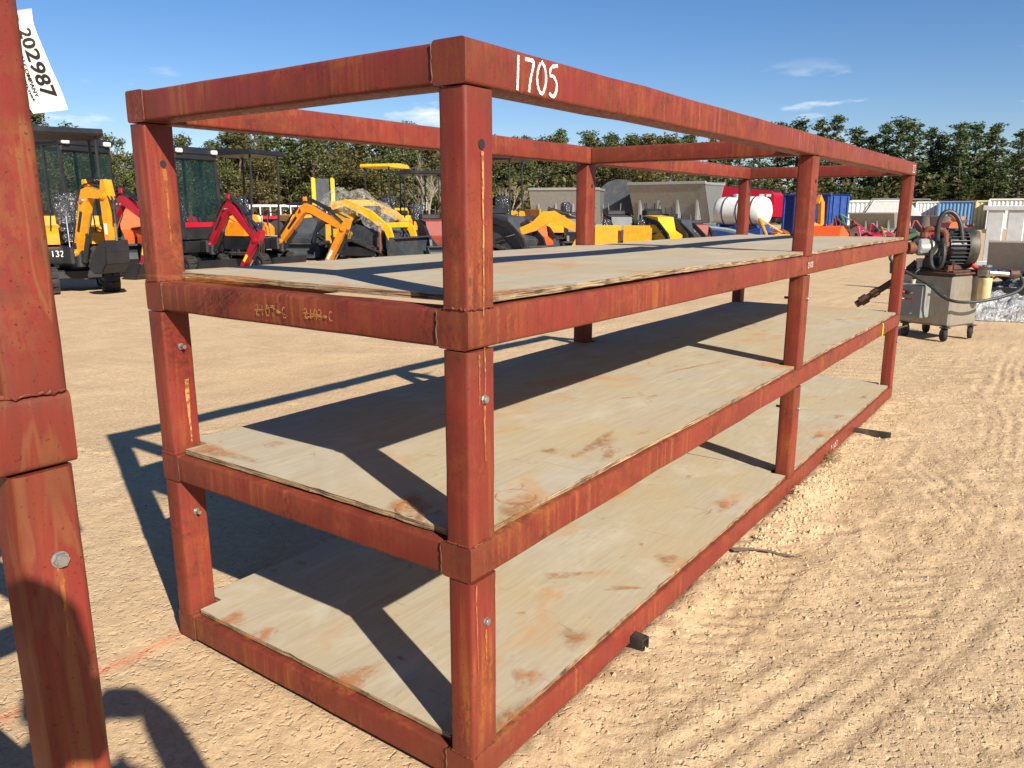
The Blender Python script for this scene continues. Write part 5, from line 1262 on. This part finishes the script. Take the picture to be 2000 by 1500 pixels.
IMP = [(1515, 32, 100, 1.15, 'yellow_paint', 'box', 'yellow box blade with hitch frame left of the mid post of the rack'),
 (1500, 36, 140, 1.1, 'dull_red_paint', 'tiller', 'red tiller behind the yellow box blade'),
 (1590, 33, 150, 1.3, 'amber_paint', 'plough', 'yellow orange plough right of the mid post of the rack'),
 (1618, 32, 160, 1.1, 'orange_paint', 'slab', 'orange casing with red link arms near the rack end'),
 (1632, 34, 130, .9, 'dull_red_paint', 'rake', 'red rake beside the orange casing'),
 (1660, 38, 60, 1.0, 'brown_steel', 'slab', 'brown steel casing left of the far hopper'),
 (1688, 40, 120, 1.0, 'dull_red_paint', 'rake', 'dull red rake in front of the far hopper'),
 (1700, 36.5, 80, .8, 'pink_paint', 'box', 'pinkish red box blade in front of the far hopper'),
 (1722, 37, 45, .9, 'crimson_paint', 'tiller', 'bright red tiller left of the rack end post'),
 (1745, 36, 100, .8, 'timber', 'box', 'tan box blade touching the rack end post'),
 (1668, 44, 100, 1.3, 'green_paint', 'rake', 'tall green rake by the white containers'),
 (1790, 38, 100, .9, 'green_paint', 'tiller', 'green tiller right of the rack end post'),
 (1802, 41, 30, 1.0, 'dull_red_paint', 'rake', 'red rake behind the green tiller'),
 (1822, 39, 130, .75, 'crimson_paint', 'box', 'small red box blade left of the power unit hose'),
 (1770, 44, 10, 1.0, 'dull_red_paint', 'plough', 'dull red plough behind the rack end post'),
 (1868, 40, 110, 1.2, 'orange_paint', 'slab', 'red orange casing behind the power unit motor'),
 (1886, 40, 60, 1.0, 'brown_steel', 'slab', 'rust brown casing right of the power unit motor')]
for a in IMP: implement(*a)
yp = empty('yellow_lift_arm', along(1606, 36), facing(1606, 150), 1.0, 'upright pale yellow lift arm in front of the blue bin', 'lift arm')
b = MB(); b.limb([(0, 0), (.05, .9), (.12, 1.75), (.3, 2.0), (.42, 1.75)], [.2, .26, .24, .2, .12], 0, .16); b.build('arm', 'amber_paint', yp, 30)
b = MB(); b.box((0, 0, .08), (.9, .8, .16), .02); b.build('base_plate', 'yellow_paint', yp)

# concrete culvert rings, pale tubs
for px, d, r, lab in ((1812, 46, .62, 'grey concrete tub left of the power unit hose'), (1852, 44, .62, 'grey concrete tub behind the power unit hose')):
    b = MB(); b.lathe([(0, .05), (r*.8, .05), (r*.85, .0), (r, .0), (r*1.25, 1.15), (r*1.3, 1.2), (r*1.2, 1.2), (r*.9, .15), (0, .12)], (0, 0, 0), (0, 0, 1), 28); o = b.build('concrete_tub', 'grey_board', None, 40); o.location = along(px, d); tag(o, lab, 'tub')

# shipping containers and site cabins at the far edge
def container(px, d, rel, ln, hg, mat, label, wd=2.4, door=False):
    root = empty('container', along(px, d), facing(px, rel), 1, label, 'container', 'containers along the far edge of the yard')
    n = int(ln/.28)
    for s in (-1, 1):
        b = MB(); vs = []; fs = []
        for i in range(n*4+1):
            x = -ln/2+ln*i/(n*4); o = .04 if (i % 4) in (1, 2) else 0
            vs += [(x, s*(wd/2-o), .15), (x, s*(wd/2-o), hg)]
        b.add(vs, [(2*i, 2*i+2, 2*i+3, 2*i+1) for i in range(n*4)]); b.build('side_wall', mat, root, 0, False)
        b = MB(); vs = []; m2 = int(wd/.28)
        for i in range(m2*4+1):
            y = -wd/2+.05+(wd-.1)*i/(m2*4); o = .04 if (i % 4) in (1, 2) else 0
            vs += [(s*(ln/2-o), y, .15), (s*(ln/2-o), y, hg)]
        b.add(vs, [(2*i, 2*i+2, 2*i+3, 2*i+1) for i in range(m2*4)]); b.build('end_wall', mat, root, 0, False)
        b = MB(); b.box((0, s*(wd/2), .09), (ln, .1, .16), .01); b.box((0, s*(wd/2), hg+.02), (ln, .1, .12), .01)
        for x in (-1, 1): b.box((x*(ln/2), s*(wd/2), hg/2), (.14, .14, hg), .01)
        b.build('corner_frame', mat, root)
    b = MB(); b.box((0, 0, hg+.03), (ln-.1, wd-.1, .05), .0); b.build('roof', mat, root)
    if door:
        b = MB(); b.box((.3, -(wd/2+.03), 1.05), (.9, .04, 1.9), .01); b.build('door', 'charcoal_paint', root)
    return root
CON = [(1655, 66, 90, 3.6, 2.1, 'white_sheet', 'white corrugated container nearest the blue bin', False), (1712, 70, 95, 4.0, 2.2, 'white_sheet', 'white corrugated container behind the far hopper', False),
 (1800, 84, 80, 3.4, 2.2, 'cream_sheet', 'cream corrugated container right of the rack end post', False), (1838, 82, 95, 4.2, 2.2, 'white_sheet', 'white corrugated container above the power unit', False),
 (1876, 86, 85, 3.6, 2.3, 'brown_steel', 'dark brown container between white and blue ones', False), (1914, 80, 88, 6.2, 2.2, 'pale_blue_sheet', 'faded blue container at far right', False),
 (1948, 76, 95, 3.2, 2.2, 'cream_sheet', 'cream yellow container with dark doorway at far right', True), (1980, 74, 90, 3.4, 2.3, 'white_sheet', 'white corrugated container at the right edge of the yard', False)]
for px, d, rel, ln, hg, mt, lab, dr in CON: container(px, d, rel, ln, hg, mt, lab, door=dr)
# white slope-sided cabin body behind the hopper
cb = empty('camper_shell', along(1745, 60), facing(1745, 85), .74, 'white and grey slope-sided truck body with roof rails behind the rack end', 'truck body')
b = MB(); b.prism([(-2.6, .3), (2.5, .3), (2.3, 1.6), (1.7, 2.75), (-1.2, 2.75), (-2.2, 1.7)], -1.0, 1.0); b.build('shell', 'white_sheet', cb, 20)
b = MB(); b.prism([(-1.9, 1.5), (-.2, 1.5), (-.2, 2.5), (-1.15, 2.5)], -1.012, -1.004); b.prism([(.0, 1.5), (1.6, 1.5), (1.4, 2.5), (.0, 2.5)], -1.012, -1.004); b.build('side_window', 'tinted_glass', cb, 0)
for s in (-1, 1): b = MB(); b.tube([(-2.9, s*.8, 2.95), (1.8, s*.8, 3.05), (2.6, s*.8, 1.6)], .07, 6); b.build('roof_rail', 'grey_enamel', cb)
for x in (-2.6, -.6, 1.4): b = MB(); b.box((x, 0, 2.95), (.1, 1.6, .08), .01); b.build('rack_bar', 'grey_enamel', cb)
for x in (-1.5, 1.4):
    for s in (-1, 1): b = MB(); b.lathe([(0, -.1), (.3, -.1), (.38, -.06), (.38, .06), (.3, .1), (0, .1)], (x, s*.9, .38), (0, 1, 0), 16); b.build('wheel', 'rubber', cb)

# stack at the right edge: white bench, board-topped trailer, wrapped pallet
bt = along(2050, 13.0); tl = empty('flat_trailer', (bt.x, bt.y, 0), facing(1985, 88), 1.0, 'low dark trailer carrying a brown grey board at the right edge', 'trailer')
b = MB(); b.box((0, 0, .62), (1.3, .5, .05), .006, (1.1, 0, 0)); b.v = [(x, y, z+.18) for x, y, z in b.v]; b.build('leaning_board', 'grey_board', tl)
for s in (-1, 1): b = MB(); b.box((0, s*.5, .36), (1.5, .07, .12), .01); b.build('side_rail', 'black_paint', tl)
for k in range(4): b = MB(); b.box((-.6+k*.4, 0, .34), (.08, .92, .07), .01); b.build('cross_member', 'black_paint', tl)
for x in (-.4, .4):
    for s in (-1, 1): b = MB(); b.lathe([(0, -.06), (.1, -.06), (.15, -.05), (.16, 0), (.15, .05), (.1, .06), (0, .06)], (x, s*.42, .16), (0, 1, 0), 16); b.build('wheel', 'rubber', tl)
wb = along(2030, 15.5); be = empty('white_bench', (wb.x, wb.y, 0), facing(1992, 80), 1.0, 'white slatted bench cabinet with armrest at the right edge', 'bench')
for k in range(5): b = MB(); b.box((-.6+k*.3, 0, 1.0), (.24, .05, .9), .01); b.build('slat', 'white_sheet', be)
for z_ in (1.48, .56): b = MB(); b.box((0, 0, z_), (1.6, .09, .08), .01); b.build('rail', 'white_sheet', be)
b = MB(); b.box((0, -.3, .52), (1.6, .6, .06), .01); b.build('seat_board', 'white_sheet', be)
for x in (-.75, .75):
    b = MB(); b.tube([(x, 0, 1.1), (x, -.5, 1.1), (x, -.56, .55)], .04, 6); b.build('armrest', 'cream_sheet', be)
    for y in (-.55, 0): b = MB(); b.box((x, y, .25), (.08, .08, .5), .01); b.build('leg', 'white_sheet', be)
pw = gpt(1975, 618); pl = empty('wrapped_pallet', (pw.x+.1, pw.y-.05, 0), facing(1975, 100), 1.12, 'timber pallet of dark hoses under crumpled clear plastic at the right edge', 'pallet')
for k in range(3): b = MB(); b.box((-.45+k*.45, 0, .04), (.1, 1.0, .08), .006); b.build('bearer', 'timber', pl)
for k in range(6): b = MB(); b.box((0, -.45+k*.18, .092), (1.1, .12, .02), .003); b.build('deck_board', 'timber', pl)
rn = random.Random(8)
for k in range(26):
    b = MB(); c0 = Vector((rn.uniform(-.4, .4), rn.uniform(-.3, .3), .14+.017*k)); r0 = rn.uniform(.12, .28); ph = rn.uniform(0, 6)
    b.tube([c0+Vector((r0*math.cos(ph+t*.7), r0*math.sin(ph+t*.7)*.8, .05*math.sin(t*1.7+k))) for t in range(9)], .028, 8, 0, 1); b.build('coiled_hose', 'charcoal_paint', pl)
b = MB(); nu = 30; vs = []
for i in range(nu+1):
    for j in range(nu+1):
        u, v = i/nu*2-1, j/nu*2-1; e = max(abs(u), abs(v)); z = .36*(1-e**2.5)+.03+rn.uniform(-.028, .028)
        vs.append((u*.80+rn.uniform(-.02, .02), v*.72+rn.uniform(-.02, .02), z if e < .99 else .012))
b.add(vs, [(i*(nu+1)+j, (i+1)*(nu+1)+j, (i+1)*(nu+1)+j+1, i*(nu+1)+j+1) for i in range(nu) for j in range(nu)]); b.build('plastic_wrap', 'pallet_film', pl, 25)
# ------------------------------------------------------------------ woodland behind the yard
def clumps(rn, cen, n, rad, leaf, flat=.6):
    """n leaf quads in an uneven ball round cen"""
    vs = []; fs = []
    for _ in range(n):
        d = Vector((rn.gauss(0, 1), rn.gauss(0, 1), rn.gauss(0, 1)*flat)).normalized()*rad*(rn.random()**.45)
        p = cen+Vector((d.x, d.y, d.z*flat+.0))
        u = Vector((rn.gauss(0, 1), rn.gauss(0, 1), rn.gauss(0, .6))).normalized(); t = u.cross(Vector((rn.gauss(0, 1), rn.gauss(0, 1), rn.gauss(0, 1)))).normalized()
        s = leaf*rn.uniform(.6, 1.35); i = len(vs)
        vs += [p-u*s, p+t*s*.55, p+u*s, p-t*s*.55]; fs.append((i, i+1, i+2, i+3))
    return vs, fs
def pine_meshes(seed, tall=1.0, start=.42, width=.20, dens=1.0, leaf=.16):
    rn = random.Random(seed); H = 14.0*tall; tr = MB(); cr = MB()
    lean = (rn.uniform(-.3, .3), rn.uniform(-.3, .3))
    P = [(lean[0]*t*t*2, lean[1]*t*t*2, H*t) for t in (0, .25, .5, .75, .97)]
    tr.tube(P, [.24, .20, .16, .10, .03], 7)
    n = int(34*dens)
    for k in range(n):
        t = start+(1-start)*(k/n)**.9; ln = H*width*(1.05-.80*((t-start)/(1-start))**1.25)*rn.uniform(.45, 1.15)
        a = k*2.4+rn.uniform(-.5, .5); o = Vector((lean[0]*t*t*2, lean[1]*t*t*2, H*t)); e = o+Vector((math.cos(a)*ln, math.sin(a)*ln, ln*rn.uniform(.0, .45)))
        tr.tube([o, o.lerp(e, .5)+Vector((0, 0, -.05*ln)), e], [.06, .04, .015], 4)
        if rn.random() < .10: continue
        for q in range(3):
            c = o.lerp(e, .45+.3*q)+Vector((rn.uniform(-.3, .3), rn.uniform(-.3, .3), rn.uniform(-.1, .3)))
            v, f = clumps(rn, c, int(28*dens), rn.uniform(.34, .78), leaf, .72); cr.add(v, f)
    v, f = clumps(rn, Vector((lean[0]*2, lean[1]*2, H*.97)), 50, .8, leaf, 1.2); cr.add(v, f)
    return tr.mesh('trunk', 'bark', 40), cr.mesh('crown', 'pine_needles', 0, False)
def broad_meshes(seed, H=8.5, leaf=.17, mat='oak_leaves', low=.12, spread=.30, n=34):
    rn = random.Random(seed); tr = MB(); cr = MB()
    P = [(0, 0, 0), (rn.uniform(-.2, .2), rn.uniform(-.2, .2), H*.3), (rn.uniform(-.4, .4), rn.uniform(-.4, .4), H*.6), (rn.uniform(-.5, .5), rn.uniform(-.5, .5), H*.9)]
    tr.tube(P, [.2, .15, .09, .03], 7, 0, 1)
    for k in range(n):
        t = low+(1-low)*rn.random()**.8; w2 = H*spread*math.sin(math.pi*(.18+.78*t))*rn.uniform(.35, 1.1); a = rn.uniform(0, 6.283)
        o = Vector(P[1]).lerp(Vector(P[3]), min(1, t)); o.z = H*t*.8; c = Vector((math.cos(a)*w2+o.x*.5, math.sin(a)*w2+o.y*.5, H*t))
        tr.tube([o, o.lerp(c, .6)+Vector((0, 0, .1)), c], [.05, .03, .012], 4)
        v, f = clumps(rn, c, 150, rn.uniform(.6, 1.15), leaf, .8); cr.add(v, f)
    return tr.mesh('trunk', 'bark', 40), cr.mesh('crown', mat, 0, False)
def bare_meshes(seed, H=6.5):
    rn = random.Random(seed); tr = MB()
    def grow(p, d, ln, r, lv):
        e = p+d*ln; m_ = p.lerp(e, .5)+Vector((rn.uniform(-.1, .1), rn.uniform(-.1, .1), 0))*ln*.4
        tr.tube([p, m_, e], [r, r*.8, r*.6], 5)
        if lv:
            for _ in range(3 if lv > 1 else 4):
                dd = (d+Vector((rn.gauss(0, .45), rn.gauss(0, .45), rn.uniform(-.1, .4)))).normalized(); grow(p.lerp(e, rn.uniform(.55, 1)), dd, ln*rn.uniform(.55, .8), r*.55, lv-1)
    grow(Vector((0, 0, 0)), Vector((0, 0, 1)), H*.34, .10, 4); return tr.mesh('trunk', 'pale_bark', 40)
PINES = [pine_meshes(100+i, 1.0, [.34, .46, .28, .50, .40, .22][i], [.15, .12, .17, .13, .15, .17][i], [1, .9, 1.2, .8, 1.0, 1.15][i]) for i in range(6)]
BROAD = [broad_meshes(200+i, 8.5, .125, ['oak_leaves', 'scrub_leaves', 'oak_leaves', 'scrub_leaves'][i], [.12, .08, .2, .06][i], [.30, .26, .28, .34][i]) for i in range(4)]
BARE = [bare_meshes(300), bare_meshes(301)]
def tree(meshes, px, d, ht, base, name, label, group=None, rz=0.0, wx=1.0):
    root = empty(name, along(px, d), rz, 1.0, label, 'tree', group); s = ht/base; root.scale = (s*wx, s*wx, s)
    child(root, meshes[0], 'trunk')
    if len(meshes) > 1: child(root, meshes[1], 'crown')
    return root
rt_ = random.Random(21)
# tall pines that stand out against the sky: (column, row of the top, distance)
SOLO = [(1512, 232, 112, 'pine whose tip shows just above the rack beam, leftmost of four'), (1548, 222, 110, 'pine standing above the rack beam, second of four'), (1588, 228, 108, 'pine with rounded top above the rack beam, third of four'), (1618, 222, 106, 'slim pine above the rack beam, rightmost of four'),
 (1656, 246, 108, 'small narrow pine alone above the rack beam end'), (1714, 240, 105, 'broad pine just left of the rack end'), (1738, 232, 110, 'slim tall pine directly left of the rack end'), (1776, 236, 103, 'widest pine above the rack end'), (1806, 252, 108, 'pine leaning against the widest one'),
 (1848, 244, 106, 'tall pine with bare lower trunk above the motor'), (1898, 247, 108, 'loose topped pine left of the gap at far right'), (1935, 250, 104, 'dense rounded pine left of the gap at far right'), (1690, 262, 107, 'shorter pine left of the broad pine by the rack end'), (1826, 262, 109, 'thin pine between the widest pine and the one above the motor'), (1866, 258, 104, 'thin pine right of the one above the motor'), (1917, 264, 109, 'lower pine between the two at the far right gap'), (1985, 264, 100, 'pine at the right edge of the picture, beyond the gap'),
 (1098, 236, 96, 'large rounded pine above the back beam of the rack'), (1150, 240, 98, 'pine in the middle of the back beam skyline'), (1185, 244, 97, 'pine right of the middle back post'), (1235, 252, 100, 'low pine where the rack beams cross'), (1280, 250, 99, 'pine seen under the long top beam'), (1330, 250, 101, 'pine below the long top beam, right of the hopper'),
 (800, 222, 90, 'small round pine top left of the near post'), (1022, 262, 92, 'small pine top right of the near post')]
for i, (px, py, d, lab) in enumerate(SOLO):
    H = zat(py, d); tree(PINES[i % 6], px, d, H, 16.2, 'pine_tree', lab, None, i*1.3, 1.28+.22*math.sin(i*2.1))
LEFTS = [(70, 225, 62, 0, 'oak beside the left post, behind the canopy excavator'), (108, 262, 60, 1, 'brownish oak behind the left canopy'), (140, 248, 63, 2, 'oak rising above the left canopy'), (182, 262, 60, 0, 'oak right of the left canopy'), (232, 264, 58, 2, 'pale oak just left of the rack corner'), (300, 268, 60, 1, 'oak hidden behind the rack corner post'),
 (372, 258, 60, 2, 'rounded oak right of the rack corner post'), (425, 284, 62, 0, 'low oak above the red excavator cab')]
for i, (px, py, d, k, lab) in enumerate(LEFTS):
    tree(BROAD[k], px, d, zat(py, d), 9.7, 'oak_tree', lab, None, i*2.2, 1.0)
for i, (px, py, d) in enumerate(((838, 296, 52), (822, 316, 50), (868, 310, 53), (1000, 322, 54))):
    tree([BARE[i % 2]], px, d, zat(py, d), 6.6, 'bare_tree', ['leafless grey tree left of the near rack post', 'smaller leafless grey tree left of the near rack post', 'leafless grey tree hidden by the near rack post', 'leafless brush right of the near rack post'][i], None, i*1.1)
# the crowd of trees behind
G1 = 'brownish trees crowded behind the machines'; G2 = 'dark pines crowded in the far wood'
x = -60
while x < 1330:
    d = rt_.uniform(62, 78); top = 275+rt_.uniform(-10, 26) if x > 430 else 300+rt_.uniform(-14, 20)
    if x > 430: top = 262+rt_.uniform(-14, 24)
    tree(BROAD[rt_.randrange(4)], x, d, zat(top, d), 9.7, 'broadleaf_tree', 'brownish green tree crowded in the wood behind the machines', G1, rt_.uniform(0, 6), rt_.uniform(.95, 1.3)); x += rt_.uniform(22, 36)
x = 420
while x < 1500:
    d = rt_.uniform(84, 96); top = 250+rt_.uniform(-12, 20)
    tree(PINES[rt_.randrange(6)], x, d, zat(top, d), 16.0, 'wood_pine', 'dark pine crowded in the far wood behind the rack', G2, rt_.uniform(0, 6), rt_.uniform(1.0, 1.35)); x += rt_.uniform(26, 44)
x = 1330
while x < 2060:
    for lay in range(3):
        d = rt_.uniform(106, 124)-lay*8; top = (318, 345, 372)[lay]+rt_.uniform(-22, 18)
        tree(PINES[[2, 5, 0][rt_.randrange(3)]], x+rt_.uniform(-8, 8), d, zat(top, d), 16.0, 'wood_pine', 'dark pine crowded in the far wood behind the rack', G2, rt_.uniform(0, 6), rt_.uniform(1.3, 1.9)+lay*.5)
    x += rt_.uniform(24, 34)
# undergrowth closing the wood near the ground
rn = random.Random(77); b = MB()
for k in range(560):
    px = rn.uniform(-120, 2120); d = (rn.uniform(66, 76) if px < 1330 else rn.uniform(98, 112)); c = along(px, d)
    c.z = rn.uniform(.2, 3.6 if px < 1330 else 4.6); v, f = clumps(rn, c, 44, rn.uniform(1.0, 1.8), .26, .8); b.add(v, f)
o = b.build('undergrowth', 'scrub_leaves', None, 0, False); tag(o, 'mixed scrub filling the foot of the wood', 'undergrowth', None, 'stuff')
# ------------------------------------------------------------------ small litter on the sand
rn = random.Random(4); b = MB()
pts = []
for _ in range(1100):
    x = rn.uniform(-.6, 7); y = rn.uniform(-3.2, 3.6)
    if -.05 < x < LR+.05 and -.02 < y < WR+.05: continue
    pts.append((x, y, rn.uniform(.002, .0065)))
px_ = np.array([p[0] for p in pts]); py_ = np.array([p[1] for p in pts]); pz_ = ground_height(px_, py_)
for (x, y, r), z in zip(pts, pz_):
    a = rn.uniform(0, 6); vs = []
    for k in range(6):
        t = a+k*math.pi/3; q = r*rn.uniform(.7, 1.3); vs.append((x+q*math.cos(t), y+q*math.sin(t)*.8, z+rn.uniform(-.001, .002)))
    vs += [(x+rn.uniform(-r, r)*.3, y+rn.uniform(-r, r)*.3, z+r*rn.uniform(.5, .9)), (x, y, z-r*.4)]
    b.add(vs, [(k, (k+1) % 6, 6) for k in range(6)]+[((k+1) % 6, k, 7) for k in range(6)])
o = b.build('gravel_crumbs', 'pebble', None, 30); tag(o, 'small dark crumbs and pebbles scattered over the sand', 'gravel', None, 'stuff')
b = MB(); pts = []
for _ in range(700):
    x = rn.gauss(2.4, .6); y = -.02-abs(rn.gauss(0, .13)); pts.append((x, y, rn.uniform(.004, .014)))
for _ in range(900): pts.append((rn.uniform(.1, 6.5), rn.uniform(-3.2, -.05), rn.uniform(.003, .011)))
px_ = np.array([p[0] for p in pts]); py_ = np.array([p[1] for p in pts]); pz_ = ground_height(px_, py_)
for (x, y, r), z in zip(pts, pz_):
    a = rn.uniform(0, 6); vs = [(x+r*rn.uniform(.7, 1.3)*math.cos(a+k*math.pi/3), y+r*rn.uniform(.6, 1.2)*math.sin(a+k*math.pi/3), z) for k in range(6)]
    vs += [(x+rn.uniform(-r, r)*.3, y+rn.uniform(-r, r)*.3, z+r*rn.uniform(.6, 1.0)), (x, y, z-r*.4)]
    b.add(vs, [(k, (k+1) % 6, 6) for k in range(6)]+[((k+1) % 6, k, 7) for k in range(6)])
o = b.build('sand_clods', 'sand', None, 30); tag(o, 'loose clods of sand pushed up beside the rack', 'clods', None, 'stuff')
# straw clump caught at the foot of the rack and a twig
c = gpt(1600, 893); b = MB(); rn = random.Random(9)
for k in range(70):
    a = rn.uniform(0, 6.28); p0 = Vector((rn.gauss(0, .035), rn.gauss(0, .03), .0)); d = Vector((math.cos(a), math.sin(a), rn.uniform(.1, 1.0))).normalized(); ln = rn.uniform(.06, .16)
    b.tube([p0, p0+d*ln*.5+Vector((0, 0, .02)), p0+d*ln+Vector((0, 0, -.02))], .0016, 3)
o = b.build('straw_clump', 'straw'); o.location = (c.x, c.y-.03, gz(c.x, c.y)+.02); tag(o, 'dry straw clump caught on the bottom beam of the rack', 'straw')
a0, a1 = gpt(1432, 1065), gpt(1566, 1080); b = MB()
for k in range(5):
    q = [a0.lerp(a1, t)+Vector((rn.uniform(-.012, .012), rn.uniform(-.012, .012), .012+gz(a0.lerp(a1, t).x, a0.lerp(a1, t).y)+rn.uniform(0, .008))) for t in (0, .3, .55, .8, 1)]
    b.tube(q[:5-(k % 2)], [.004, .003, .003, .002, .0015][:5-(k % 2)], 5)
m0 = b.v[0]; b.v = [(x-m0[0], y-m0[1], z-m0[2]) for x, y, z in b.v]; o = b.build('twig', 'bark'); o.location = m0; tag(o, 'dark dry twig lying beside the bottom beam', 'twig')
